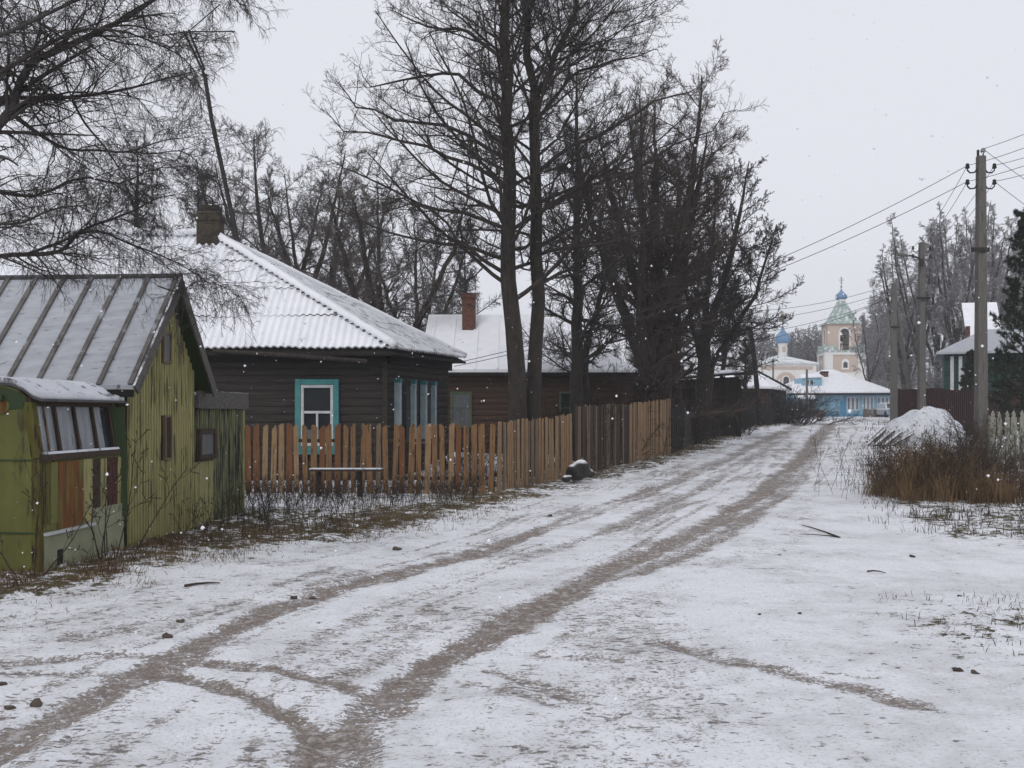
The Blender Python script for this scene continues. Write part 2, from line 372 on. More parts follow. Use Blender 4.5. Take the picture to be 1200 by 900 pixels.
def smooth_line(pts, K):               # Catmull-Rom through the points
    p3 = np.array(pts, float); s = np.linspace(0, len(p3) - 1, K); i = np.minimum(s.astype(int), len(p3) - 2); t = (s - i)[:, None]; g = lambda k: p3[np.clip(k, 0, len(p3) - 1)]
    a0, a1, a2, a3 = g(i - 1), g(i), g(i + 1), g(i + 2)
    return .5 * (2 * a1 + (a2 - a0) * t + (2 * a0 - 5 * a1 + 4 * a2 - a3) * t ** 2 + (3 * a1 - a0 - 3 * a2 + a3) * t ** 3)
def tree_geo(seed, stems, kind, dens=1., reach=4.5, tw=.0045, t0=.22, limbs=()):
    rng = np.random.default_rng(seed); tr, cr = [], []
    for pts, rads in stems:
        P, R = poly_trunk(pts, rads, 16, rng); Ln = np.array([np.linalg.norm(np.diff(P[0], axis=0), axis=1).sum()])
        v, f = tubes_np(P, R, 10); tr.append((v, f))
        if kind == 'poplar':
            a = branch(rng, P, R, Ln, 40 * dens, t0, .98, (76, 40), 11, 0, .70, 11, .085, (0, 0, .05), .30, .005, Labs=reach, az=1)
            if limbs:                    # the long limbs seen in the photo
                X_ = np.array([smooth_line(q, 11) for q in limbs]); limbs = (); X_[:, 1:] += rng.normal(0, .05, X_[:, 1:].shape)
                a = (np.concatenate([a[0], X_]), np.concatenate([a[1], np.linspace(.055, .006, 11)[None] * np.ones((len(X_), 1))]), np.concatenate([a[2], np.linalg.norm(np.diff(X_, axis=1), axis=2).sum(1)]))
            b = branch(rng, *a, 15, .15, .98, (55, 42), 14, .36, .60, 7, .13, (0, 0, .07), .55, tw * 1.5, flat=.3)
            c = branch(rng, *b, 8.5, .12, 1, (55, 42), 16, .40, .5, 5, .17, (0, 0, .10), .6, tw)
            d = branch(rng, *c, 5, .15, 1, (58, 42), 16, .46, .3, 3, .14, (0, 0, .22), .8, tw * .8)
            sides = (6, 4, 3, 3)
        elif kind == 'broom':            # dense rounded crown of fine twigs
            a = branch(rng, P, R, Ln, 34 * dens, t0, .98, (68, 42), 14, 0, .45, 9, .12, (0, 0, .02), .42, .012, Labs=reach, az=1)
            b = branch(rng, *a, 17, .12, .98, (55, 42), 16, .40, .50, 7, .15, (0, 0, .04), .5, tw * 1.5)
            c = branch(rng, *b, 10, .1, 1, (48, 38), 15, .42, .4, 5, .15, (0, 0, .10), .6, tw)
            d = branch(rng, *c, 4.5, .15, 1, (46, 38), 15, .48, .3, 3, .12, (0, 0, .16), .8, tw * .8)
            sides = (6, 4, 3, 3)
        elif kind == 'birch':            # ascending limbs, hanging twigs
            a = branch(rng, P, R, Ln, 26 * dens, t0, .98, (50, 28), 9, 0, .65, 9, .07, (0, 0, -.01), .42, .012, Labs=reach, az=1)
            b = branch(rng, *a, 11, .2, 1, (48, 40), 14, .42, .45, 7, .10, (0, 0, -.10), .5, tw * 1.5)
            c = branch(rng, *b, 8, .15, 1, (45, 35), 14, .5, .3, 5, .10, (0, 0, -.30), .6, tw)
            d = branch(rng, *c, 3, .1, 1, (40, 30), 14, .55, .2, 4, .08, (0, 0, -.42), .8, tw * .85)
            sides = (6, 4, 3, 3)
        else:                            # far: short and cheap
            a = branch(rng, P, R, Ln, 22 * dens, t0, .98, (48, 26), 9, 0, .6, 6, .08, (0, 0, .02), .45, .02, Labs=reach, az=1)
            b = branch(rng, *a, 10, .12, 1, (50, 38), 14, .42, .5, 5, .12, (0, 0, .02), .5, tw * 1.3)
            c = branch(rng, *b, 8, .1, 1, (45, 35), 14, .5, .3, 4, .12, (0, 0, -.12), .6, tw)
            d = branch(rng, *c, 3.2, .1, 1, (48, 38), 14, .55, .3, 3, .12, (0, 0, .05), .8, tw * .8)
            sides = (5, 3, 3, 3)
        for q, s in zip((a, b, c, d), sides):
            if len(q[0]): cr.append(tubes_np(q[0], q[1], s))
    return cat(tr), cat(cr)
def add_tree(name, loc, geo, label, cat_='tree', group=None, bark='bark', twig='twig'):
    t = thing(name, loc, label, cat_, group); (tv, tf), (cv, cf) = geo
    o = link('trunk', np_mesh('trunk', tv + np.array(loc), tf, True), bark, t)
    c = link('crown', np_mesh('crown', cv + np.array(loc), cf, True), twig, t)
    return t
def copy_tree(o, parent=None, **kw):
    c = o.copy(); COL.objects.link(c)
    if parent is not None: c.parent = parent
    for ch in list(o.children): copy_tree(ch, c)
    return c
def stem(h, r, lean=(0, 0), bow=(0, 0), r1=.02):
    return ([(0, 0, -.3), (bow[0] * .6, bow[1] * .6, h * .35), (bow[0] + lean[0] * .5, bow[1] + lean[1] * .5, h * .68), (lean[0], lean[1], h)], [r * 1.15, r * .85, r * .5, r1])

# ================================================================== world, sun, camera
w = bpy.data.worlds.new('World'); sc.world = w; w.use_nodes = True
nt = w.node_tree; bg = nt.nodes['Background']
SUN_EL, SUN_AZ = math.radians(38), math.radians(200)
sky = N(nt, 'ShaderNodeTexSky', sky_type='NISHITA'); sky.sun_disc = False
sky.sun_elevation = SUN_EL; sky.sun_rotation = SUN_AZ; sky.dust_density = 4; sky.air_density = 1
hs = N(nt, 'ShaderNodeHueSaturation'); hs.inputs['Saturation'].default_value = .15; L(nt, sky.outputs[0], hs.inputs['Color'])
L(nt, mixc(nt, .86, hs.outputs[0], (7.35, 7.5, 8.15)), bg.inputs[0]); bg.inputs[1].default_value = .1
sun = bpy.data.lights.new('sun', 'SUN'); sun.energy = .55; sun.angle = math.radians(25); sun.color = (1, .97, .93)
so = bpy.data.objects.new('sun', sun); COL.objects.link(so)
so.rotation_euler = (PI / 2 - SUN_EL, 0, PI - SUN_AZ)
cam = bpy.data.cameras.new('camera'); co = bpy.data.objects.new('camera', cam); COL.objects.link(co)
co.location = (0, 0, CZ); co.rotation_euler = (PI / 2, 0, 0)
cam.sensor_width = 36; cam.lens = 36 * F / 1200; cam.shift_y = (HZ - 450) / 1200; cam.clip_end = 2000; cam.clip_start = .05
sc.camera = co
sc.view_settings.view_transform = 'Standard'; sc.view_settings.look = 'None'; sc.view_settings.exposure = .23; sc.view_settings.gamma = 1
sc.cycles.use_denoising = True; sc.cycles.denoising_input_passes = 'RGB_ALBEDO_NORMAL'; sc.cycles.denoising_prefilter = 'ACCURATE'; sc.cycles.max_bounces = 6; sc.cycles.diffuse_bounces = 3; sc.cycles.volume_bounces = 0
sc.cycles.transparent_max_bounces = 4; sc.cycles.use_adaptive_sampling = True; sc.cycles.adaptive_threshold = .008

# ================================================================== ground
def hash2(ix, iy, seed):
    h = np.sin(ix * 127.1 + iy * 311.7 + seed * 74.7) * 43758.5453
    return h - np.floor(h)
def vnoise(x, y, s, seed=0):
    x = x / s; y = y / s; ix, iy = np.floor(x), np.floor(y); fx, fy = x - ix, y - iy
    fx = fx * fx * (3 - 2 * fx); fy = fy * fy * (3 - 2 * fy)
    a, b = hash2(ix, iy, seed), hash2(ix + 1, iy, seed); c, d = hash2(ix, iy + 1, seed), hash2(ix + 1, iy + 1, seed)
    return a + (b - a) * fx + (c - a) * fy + (a - b - c + d) * fx * fy
def sstep(a, b, x):
    t = np.clip((x - a) / (b - a), 0, 1); return t * t * (3 - 2 * t)
LB = np.array([G(*p) for p in [(0, 708), (100, 690), (200, 665), (290, 644), (400, 632), (480, 620), (560, 601), (640, 578), (700, 566), (780, 545), (830, 527), (875, 508), (905, 497.5)]])
RB = np.array([G(*p) for p in [(1100, 630), (1055, 612), (1020, 570), (1012, 540), (1022, 515), (1032, 502), (1035, 497)]])
def left_edge(y): return np.interp(y, LB[:, 1], LB[:, 0])
def right_edge(y): return np.interp(y, RB[:, 1], RB[:, 0])
TRACKS = [  # pixel line, half width (m), strength
    ([(-60, 905), (0, 872), (100, 825), (200, 775), (300, 725), (400, 690), (500, 663), (600, 632), (700, 598), (800, 560), (870, 528), (910, 510), (945, 494.5)], .165, .80),
    ([(380, 905), (408, 865), (470, 805), (540, 760), (620, 715), (690, 680), (740, 655), (800, 632), (870, 592), (920, 555), (942, 535), (958, 515), (974, 497)], .175, .95),
    ([(640, 705), (677, 684), (740, 672), (800, 652), (850, 625), (900, 590), (935, 558), (955, 525), (972, 500)], .16, .72),
    ([(480, 690), (560, 664), (640, 645), (720, 618), (800, 582), (860, 548), (905, 520), (940, 500)], .14, .68),
    ([(150, 785), (240, 800), (300, 820), (350, 848), (385, 880), (400, 905)], .085, 1.0),
    ([(225, 774), (330, 788), (400, 803), (445, 828)], .075, .9),
    ([(0, 778), (70, 772), (140, 768), (210, 771)], .08, .66),
    ([(0, 789), (60, 790), (150, 792), (200, 788)], .06, .6),
    ([(740, 748), (800, 757), (850, 775), (930, 793), (1010, 812), (1110, 841)], .10, .62),
    ([(560, 780), (620, 800), (700, 828)], .10, .60),
    ([(600, 762), (660, 768), (740, 774)], .08, .58),
    ([(530, 800), (600, 812), (690, 836), (740, 850)], .08, .55),
    ([(430, 745), (520, 725), (600, 708), (690, 690), (760, 672)], .06, .46),
    ([(410, 735), (470, 722), (560, 708)], .06, .44),
    ([(200, 775), (270, 742), (330, 728), (400, 715)], .05, .3),
    ([(100, 745), (180, 728), (260, 715)], .09, .55),
    ([(60, 750), (120, 744), (165, 738)], .12, .66),
    ([(820, 662), (880, 652), (920, 632), (938, 600), (940, 570)], .22, .30),
    ([(760, 590), (840, 560), (900, 530), (945, 505)], .12, .36),
    ([(860, 668), (930, 668), (1000, 672)], .05, .34),
    ([(960, 789), (1000, 795), (1035, 796)], .03, .5),
    ([(930, 773), (970, 778)], .03, .45),
]
SMEAR = [([(430, 760), (500, 740), (580, 725), (640, 712)], .5, .26), ([(690, 700), (740, 740), (745, 800), (720, 900)], .40, .36),
         ([(420, 740), (560, 700), (700, 655), (850, 590)], .6, .16), ([(250, 815), (330, 850), (370, 900)], .4, .14), ([(270, 775), (420, 780), (520, 775)], .35, .2),
         ([(0, 745), (120, 735), (260, 700), (420, 660)], .6, .26), ([(700, 640), (840, 590), (930, 540)], .9, .10), ([(560, 830), (480, 870), (420, 905)], .3, .16),
         ([(830, 690), (850, 760), (840, 840), (860, 900)], .5, .14)]
def line_mask(X, Y, px, hw, soft, jit, ends=True):
    pts = np.array([G(*p) for p in px]); out = np.full(X.shape, 9.0); fade = np.ones(X.shape); seg = np.linalg.norm(np.diff(pts, axis=0), axis=1); cum = np.concatenate([[0], np.cumsum(seg)]); tot = cum[-1]; k = 0
    for (x0, y0), (x1, y1) in zip(pts[:-1], pts[1:]):
        m = 1.2 + hw * 2
        sel = (X > min(x0, x1) - m) & (X < max(x0, x1) + m) & (Y > min(y0, y1) - m) & (Y < max(y0, y1) + m)
        if not sel.any(): k += 1; continue
        xx, yy = X[sel], Y[sel]; dx, dy = x1 - x0, y1 - y0
        t = np.clip(((xx - x0) * dx + (yy - y0) * dy) / (dx * dx + dy * dy + 1e-9), 0, 1)
        dd = np.hypot(xx - x0 - t * dx, yy - y0 - t * dy); al = cum[k] + t * seg[k]; k += 1
        fd = sstep(-.04, .10, al / tot) * sstep(-.04, .10, 1 - al / tot) if hw < .16 and ends else np.ones_like(dd)
        old = out[sel]; fade[sel] = np.where(dd < old, fd, fade[sel]); out[sel] = np.minimum(old, dd)
    out = out / (1 + .032 * np.clip(Y - 8, 0, 45))
    return (1 - sstep(hw * .5, hw * (1.35 + soft), out + jit)) * fade
def axis(*segs):
    r = []
    for a, b, st in segs: r += list(np.arange(a, b, st))
    return np.array(r + [segs[-1][1]])
gx = axis((-350, -60, 25), (-60, -24, 2), (-24, -8, .3), (-8, 9, .045), (9, 27, .12), (27, 60, 2), (60, 350, 25))
gy = axis((-60, 0, 5), (0, 3.6, .3), (3.6, 13, .033), (13, 30, .075), (30, 80, .3), (80, 130, 2), (130, 700, 20))
GX, GY = np.meshgrid(gx, gy)
jit = (vnoise(GX, GY, .35, 1) - .5) * .10 + (vnoise(GX, GY, 1.1, 2) - .5) * .10
track = np.zeros(GX.shape); rut = np.zeros(GX.shape); berm = np.zeros(GX.shape)
for px, hw, s in TRACKS:
    m = line_mask(GX, GY, px, hw, .45, jit * min(1, hw / .14), px[0][0] > 0); track = np.maximum(track, m * s); rut = np.maximum(rut, m * s * min(1, hw / .12)); berm = np.maximum(berm, 4 * m * (1 - m) * s * min(1, hw / .12))
for px, hw, s in SMEAR:
    track = np.maximum(track, line_mask(GX, GY, px, hw, 1.2, jit * 3) * s)
def curve_coords(px):                  # metres along and across a wheel line, for streaks that follow it
    pts = np.array([G(*p) for p in px]); best = np.full(GX.shape, 1e9); al = np.zeros(GX.shape); lat = np.zeros(GX.shape); cum = 0
    rows = (GY > 3) & (GY < 75) & (np.abs(GX) < 30)
    X, Y = GX[rows], GY[rows]; b_, a_, l_ = best[rows], al[rows], lat[rows]
    for (x0, y0), (x1, y1) in zip(pts[:-1], pts[1:]):
        dx, dy = x1 - x0, y1 - y0; ln = math.hypot(dx, dy); t = np.clip(((X - x0) * dx + (Y - y0) * dy) / ln ** 2, 0, 1)
        ex, ey = X - x0 - t * dx, Y - y0 - t * dy; d = np.hypot(ex, ey); q = d < b_
        b_ = np.where(q, d, b_); a_ = np.where(q, cum + t * ln, a_); l_ = np.where(q, np.sign(ex * dy - ey * dx) * d, l_); cum += ln
    best[rows], al[rows], lat[rows] = b_, a_, l_
    return best, al, lat
def streaks(px, lo, hi, seed, amt):
    d, al, lat = curve_coords(px); g = 1 + .032 * np.clip(GY - 8, 0, 45); wob = (vnoise(al, lat * 0, 1.9, seed + 9) - .5) * .22; q = lat / g + wob
    n = .42 * vnoise(al, q * 22, 2.6, seed) + .33 * vnoise(al, q * 45, 1.6, seed + 1) + .25 * vnoise(al, q * 9, 4.2, seed + 2)
    env = sstep(lo - .35, lo + .25, q) * (1 - sstep(hi - .25, hi + .4, q)) * (d < 6)
    return n, env * amt * (.84 + .16 * sstep(7, 13, GY))
for px, lo, hi, sd, amt in ((TRACKS[0][0], -1.2, 1.5, 50, .54), (TRACKS[1][0], -1.4, .8, 60, .54)):
    n_, e_ = streaks(px, lo, hi, sd, amt); track = np.maximum(track * np.where(e_ > 0, .90 + .50 * (n_ - .5), 1), e_ * sstep(.46, .70, n_))
track = np.clip(track, 0, 1)
dl = left_edge(GY) - GX + (vnoise(GX, GY, .9, 5) - .5) * .9 + (vnoise(GX, GY, .25, 6) - .5) * .3
dr = GX - right_edge(GY) + (vnoise(GX, GY, 1.0, 7) - .5) * 1.0
nearfence = sstep(15.5, 18.0, GY) * (1 - sstep(20.6, 21.5, GY)) * (1 - sstep(-1.4, -.2, GX))
vl = (.26 * sstep(-1.7, -.2, dl) + .74 * sstep(-.5, .6, dl)) * (.70 - .34 * nearfence * sstep(.9, 1.7, dl)) * (1 - .45 * sstep(2.5, 5, dl))
vr = sstep(-.4, .5, dr) * sstep(11.6, 13.2, GY + (vnoise(GX, GY, .8, 8) - .5)) * (.50 - .1 * sstep(1, 5, dr))
ex, ey = G(1185, 745)
pt = (1 - sstep(.6, 1.5, np.hypot((GX - ex - .25), (GY - ey) * .75))) * .36
verge = np.maximum(np.maximum(vl, vr), pt)
verge *= (1 - sstep(74, 90, GY) * .3)
Z = gbase(GY) + (vnoise(GX, GY, 2.5, 11) - .5) * .05 + (vnoise(GX, GY, .5, 12) - .5) * .018 + (vnoise(GX, GY, .13, 13) - .5) * .012 * (1 + verge + track)
Z += berm * .005 + (vnoise(GX, GY, .22, 18) - .5) * .016 * (GY < 30); Z -= rut * .024; Z += verge * (.05 + (vnoise(GX, GY, .3, 14) - .3) * .09) * (GY < 80)
Z += np.where((track > .3) & (track < .9), (vnoise(GX, GY, .07, 15) - .5) * .014, 0)
ny, nx = GX.shape
ii = (np.arange(ny - 1)[:, None] * nx + np.arange(nx - 1)[None]).ravel()
gme = np_mesh('ground', np.stack([GX, GY, Z], -1).reshape(-1, 3), np.stack([ii, ii + 1, ii + nx + 1, ii + nx], -1), True)
for nm, arr in (('track', track), ('verge', verge)):
    at = gme.attributes.new(nm, 'FLOAT', 'POINT'); at.data.foreach_set('value', arr.astype(np.float32).ravel())
def ground_z(x, y):
    i = min(max(np.searchsorted(gx, x) - 1, 0), nx - 2); j = min(max(np.searchsorted(gy, y) - 1, 0), ny - 2)
    return float(Z[j, i])
def ground_za(x, y):
    i = np.clip(np.searchsorted(gx, x) - 1, 0, nx - 2); j = np.clip(np.searchsorted(gy, y) - 1, 0, ny - 2); return Z[j, i]
gm = bpy.data.materials.new('snowy_ground'); gm.use_nodes = True; nt = gm.node_tree; b = nt.nodes['Principled BSDF']
tc = N(nt, 'ShaderNodeTexCoord'); v = tc.outputs['Object']
aT = N(nt, 'ShaderNodeAttribute', attribute_name='track'); aV = N(nt, 'ShaderNodeAttribute', attribute_name='verge')
nA = noise(nt, v, 4.5, 9, .66); nB = noise(nt, v, 38, 5, .7); nC = noise(nt, v, .8, 5); nD = noise(nt, v, 14, 6, .7)
mpd = N(nt, 'ShaderNodeMapping'); mpd.inputs['Scale'].default_value = (.45, 1.0, 1); L(nt, v, mpd.inputs[0]); nE = noise(nt, mpd.outputs[0], 20, 4, .65)
def plus(*a):
    r = a[0]
    for x in a[1:]: r = math_(nt, 'ADD', r, x)
    return r
cen = lambda n, k: math_(nt, 'MULTIPLY', math_(nt, 'SUBTRACT', n, .5), k)
bare = plus(aT.outputs['Fac'], cen(nA, 1.0), cen(nB, 2.3), cen(nD, .8), cen(nC, .5))
dirt_amt = smooth(nt, bare, .42, .66)
vb = plus(aV.outputs['Fac'], cen(nA, 2.2), cen(nB, 1.2), cen(nD, 1.6), cen(nC, .8))
verge_amt = smooth(nt, vb, .44, .62)
snowc = mixc(nt, smooth(nt, plus(nC, cen(nA, .6)), .38, .68), (.80, .81, .845), (.64, .645, .665))
snowc = mixc(nt, math_(nt, 'MULTIPLY', smooth(nt, nB, .50, .66), .45), snowc, (.38, .35, .33))
speck = smooth(nt, plus(nE, math_(nt, 'MULTIPLY', aT.outputs['Fac'], .22), math_(nt, 'MULTIPLY', aV.outputs['Fac'], .1), cen(nC, .35)), .66, .695)
snowc = mixc(nt, math_(nt, 'MULTIPLY', speck, .8), snowc, (.085, .066, .055))
dirtc = ramp(nt, nB, [(.30, (.080, .064, .054)), (.50, (.215, .18, .155)), (.72, (.35, .305, .275))])
dirtc = mixc(nt, math_(nt, 'MULTIPLY', smooth(nt, plus(nD, cen(nC, .3)), .49, .66), .85), dirtc, (.50, .48, .475))
vergec = ramp(nt, nD, [(.3, (.028, .021, .014)), (.46, (.085, .060, .034)), (.60, (.075, .070, .032)), (.75, (.16, .115, .068))])
col = mixc(nt, verge_amt, snowc, vergec)
col = mixc(nt, dirt_amt, col, dirtc)
L(nt, col, b.inputs['Base Color']); b.inputs['Roughness'].default_value = .9; b.inputs['Specular IOR Level'].default_value = .15
bp = N(nt, 'ShaderNodeBump'); bp.inputs['Strength'].default_value = .55; bp.inputs['Distance'].default_value = .03
L(nt, plus(nB, nD, math_(nt, 'MULTIPLY', dirt_amt, -.5)), bp.inputs['Height']); L(nt, bp.outputs[0], b.inputs['Normal'])
go = link('ground', gme, gm); go['kind'] = 'structure'

# ================================================================== grass blades, weeds, flakes
def blades(seed, xy, h, wdt, lean=.6):
    """thin bent blades at xy (n,2)"""
    rng = np.random.default_rng(seed); n = len(xy)
    base = np.stack([xy[:, 0], xy[:, 1], ground_za(xy[:, 0], xy[:, 1]) - .01], 1)
    a = rng.random(n) * 2 * PI; hh = h * rng.uniform(.4, 1.2, n); ln = lean * rng.uniform(.2, 1.3, n) * hh
    d = np.stack([np.cos(a), np.sin(a), np.zeros(n)], 1); s = np.stack([-np.sin(a), np.cos(a), np.zeros(n)], 1)
    fa = rng.random(n) * 2 * PI; s = np.stack([np.cos(fa), np.sin(fa), np.zeros(n)], 1)
    w_ = (wdt * rng.uniform(.6, 1.3, n))[:, None]; up = np.array([0, 0, 1.])
    m = base + d * (ln * .35)[:, None] + up * (hh * .6)[:, None]; t = base + d * ln[:, None] + up * (hh * rng.uniform(.55, 1, n))[:, None]
    V = np.stack([base - s * w_, base + s * w_, m + s * w_ * .7, m - s * w_ * .7, t + s * w_ * .15, t - s * w_ * .15], 1).reshape(-1, 3)
    o = np.arange(n)[:, None] * 6
    return V, np.concatenate([o + np.array([[0, 1, 2, 3]]), o + np.array([[3, 2, 4, 5]])], 0)
def scatter(seed, n, x0, x1, y0, y1, keep, clump=None):
    rng = np.random.default_rng(seed)
    if clump:
        k = n // clump[0]; c = np.stack([rng.uniform(x0, x1, k), rng.uniform(y0, y1, k)], 1)
        c = c[keep(c[:, 0], c[:, 1], rng)]
        p = np.repeat(c, clump[0], 0); p = p + rng.normal(0, clump[1], p.shape); return p
    p = np.stack([rng.uniform(x0, x1, n), rng.uniform(y0, y1, n)], 1); return p[keep(p[:, 0], p[:, 1], rng)]
def dleft(x, y): return left_edge(y) - x
kL = lambda lo, hi: (lambda x, y, r: (dleft(x, y) > lo + r.normal(0, .25, len(x))) & (dleft(x, y) < hi + r.normal(0, .3, len(x))))
def stuff(name, v, f, mat, label):
    o = link(name, np_mesh(name, v, f), mat); tag(o, label, 'grass' if 'grass' in name else 'weeds', kind='stuff'); return o
A = [blades(1, scatter(1, 26000, -7, .5, 7, 20, kL(-.15, 2.0), (30, .15)), .11, .0035, 1.0),
     blades(2, scatter(2, 5200, -7, 0, 7, 20, kL(-.9, 3)), .06, .003, 1.6),
     blades(3, scatter(3, 5000, -1, 8, 18.5, 40, kL(.0, 1.1), (18, .10)), .10, .005),
     blades(4, scatter(4, 9000, 5, 16, 30, 68, kL(.0, 3), (20, .2)), .16, .012)]
v, f = cat(A); stuff('dry_grass', v, f, 'drygrass', 'flattened brown and greenish grass along the left roadside verge')
ks = lambda x, y, r: (dleft(x, y) > .25) & (dleft(x, y) < 1.5) & (x < -1.9) & (vnoise(x, y, .8, 31) > .42)
v, f = blades(5, scatter(5, 8500, -6, -1, 9, 18.5, ks, (30, .13)), .18, .0035, .9)
stuff('reddish_grass', v, f, 'redgrass', 'reddish brown dead grass at the foot of the olive shed')
kr = lambda x, y, r: (x > right_edge(y) + r.normal(0, .3, len(x)) - .2) & (y > 12.4)
A = [blades(6, scatter(6, 9000, 5.5, 14, 12.4, 32, kr, (14, .14)), .17, .005)]
px_, py_ = G(1188, 745); A.append(blades(7, scatter(7, 700, px_ - .8, px_ + 1.6, py_ - 1.3, py_ + 1.6, lambda x, y, r: (vnoise(x, y, .4, 3) > .45) & (x - px_ > -.5 + r.normal(0, .2, len(x)))), .09, .003, 1.0))
A.append(blades(8, scatter(8, 5000, 12, 22, 30, 70, kr, (14, .2)), .22, .012))
v, f = cat(A); stuff('sparse_grass', v, f, 'weed', 'sparse dark grass poking through snow on the right roadside')
# tall tan reeds by the right verge
rng = np.random.default_rng(12)
def reed_pts(n, cx, cy, sx, sy): return np.stack([rng.normal(cx, sx, n), rng.normal(cy, sy, n)], 1)
x0, y0 = G(1105, 590)
A = []
for k in range(64):                     # separate tussocks of their own height and spread
    cx = x0 + rng.uniform(-.75, .85); cy = y0 + .1 + rng.uniform(-.5, 1.7) + abs(cx - x0) * .3 - max(0, cx - x0) * 1.0
    hgt = rng.uniform(.45, 1.5) * (1.1 - .35 * abs(cx - x0 - .1)) * (.6 if cy < y0 + .2 else 1)
    A.append(blades(2100 + k, reed_pts(int(rng.integers(45, 100)), cx, cy, rng.uniform(.05, .14), rng.uniform(.05, .12)), hgt, .0042, rng.uniform(.3, 1.0)))
v, f = cat(A); tag(stuff('dry_reeds', v, f, 'strawtan', 'tall tan clump of dry reeds beside the right roadside, before the snowy mound'))
x1, y1 = G(1178, 588)
v, f = cat([blades(24, reed_pts(620, x1 + .2, y1 + .8, .55, .7), .85, .0045, .5), blades(25, reed_pts(260, x1 + .1, y1 - .7, .5, .4), .42, .006, .7)])
stuff('reddish_weeds', v, f, 'redgrass', 'reddish brown dry weeds at the right edge below the pale picket fence')
def weed_geo(seed, xy, h, r=.004, sides=3, fork=5, zup=.10):
    rng = np.random.default_rng(seed); n = len(xy); K = 6
    P = np.zeros((n, K, 3)); P[:, 0] = np.stack([xy[:, 0], xy[:, 1], ground_za(xy[:, 0], xy[:, 1]) - .02], 1)
    d = unit(np.stack([rng.normal(0, .22, n), rng.normal(0, .22, n), np.ones(n)], 1)); hh = h * rng.uniform(.5, 1.15, n)
    for k in range(1, K):
        d = unit(d + rng.normal(0, .09, (n, 3))); P[:, k] = P[:, k - 1] + d * (hh / (K - 1))[:, None]
    R = r * np.linspace(1, .4, K)[None] * np.ones((n, 1))
    b = branch(rng, P, R, hh, fork, .3, 1, (45, 35), 12, .38, .5, 4, .1, (0, 0, zup), .75, r * .55)
    c = branch(rng, *b, 2.5, .4, 1, (45, 40), 12, .35, .3, 3, .1, (0, 0, .1), .9, r * .7, tend=1.2)
    return cat([tubes_np(P, R, sides), tubes_np(b[0], b[1], 3), tubes_np(c[0], c[1], 3)])
kw = lambda x, y, r: (y < 20.0) & (dleft(x, y) > .5) & (vnoise(x, y, .7, 41) > .38)
v, f = cat([weed_geo(31, scatter(31, 520, -5.2, -.6, 16.4, 19.3, kw), .50), weed_geo(32, scatter(32, 220, -4.6, -2, 12.5, 17.4, lambda x, y, r: (x > -4.45) & (dleft(x, y) > .55)), .5)])
stuff('dark_weeds', v, f, 'weed', 'dark bare weed stalks in the snow before the orange picket fence')
v, f = cat([weed_geo(33, reed_pts(240, x0 + .45, y0 + 2.0, .75, .8), 1.15, .005), weed_geo(35, reed_pts(150, x0 + .25, y0 + .5, .6, .5), 1.0, .0045), weed_geo(34, scatter(34, 160, 5.5, 10, 13, 24, kr), .4)])
stuff('dark_weeds', v, f, 'weed', 'dark brown weed stalks rising behind the tan reeds on the right')

# falling snow: real little flakes hanging in the air
rng = np.random.default_rng(77); n = 3800
c = np.stack([rng.uniform(-1, 1, n), rng.uniform(3.5, 42, n), rng.uniform(0, 1, n)], 1)
c[:, 0] *= c[:, 1] * .62; c[:, 2] = c[:, 2] * np.minimum(12, 1 + c[:, 1] * .45) + .1
ico = unit(np.array([[0, 0, 1], [.9, 0, .1], [.28, .85, -.1], [-.72, .53, .1], [-.72, -.53, -.1], [.28, -.85, .1], [0, 0, -1]]))
tri = np.array([[0, 1, 2], [0, 2, 3], [0, 3, 4], [0, 4, 5], [0, 5, 1], [6, 2, 1], [6, 3, 2], [6, 4, 3], [6, 5, 4], [6, 1, 5]])
s = .0028 + .0085 * rng.random(n) ** 2.2 + .002 * (rng.random(n) < .03)
vv = c[:, None, :] + ico[None] * s[:, None, None] * rng.uniform(.6, 1.25, (n, 7, 3))
fo = link('falling_snow', np_mesh('falling_snow', vv.reshape(-1, 3), (np.arange(n)[:, None, None] * 7 + tri[None]).reshape(-1, 3), True), 'flake')
tag(fo, 'loose snowflakes falling through the air over the road', 'snow', kind='stuff')
# ================================================================== olive van body, shed and annex on the left
u1 = (.077, 1)
fv = Fr((-4.80, 10.10), u1, 0)                     # a runs away from the camera along the road side, b towards the road
van = thing('van_body', (-5.6, 10.9, 0), 'rusting olive van body with rounded snowy roof, standing before the tall shed', 'van body')
LV = 1.80; WV = 3.4
# side wall: lower part upright, upper part leaning in
def lean(c): return -.0 if c < 1.17 else -(c - 1.17) * .16
def vbox(mb, a0, a1, c0, c1, b0, b1):
    q = lambda a, b, c: fv(a, b + lean(c), c)
    mb.hexa([q(a0, b0, c0), q(a1, b0, c0), q(a1, b1, c0), q(a0, b1, c0)], [q(a0, b0, c1), q(a1, b0, c1), q(a1, b1, c1), q(a0, b1, c1)])
sw = MB(); vbox(sw, 0, LV, -.1, 1.165, -.06, 0)
obj('side_wall', sw, 'olive', van)
for a0, a1, c0, c1, m in ((.03, .2, .52, 1.14, 'yrust'), (.2, .34, .5, 1.14, 'olive'), (.345, .86, .40, 1.14, 'rust'), (.875, 1.08, .42, 1.14, 'corr'), (1.09, 1.25, .42, 1.13, 'stake_dark'), (1.255, 1.40, .42, 1.13, 'corr'), (1.41, 1.66, .36, 1.13, 'rustred'), (1.67, 1.78, .36, 1.13, 'corr')):
    p = MB(); vbox(p, a0, a1, c0, c1, .002, .014 + random.uniform(0, .006)); obj('side_panel', p, m, van, {'rust': 'orange rusty panel', 'rustred': 'dark red rusty panel'}.get(m))
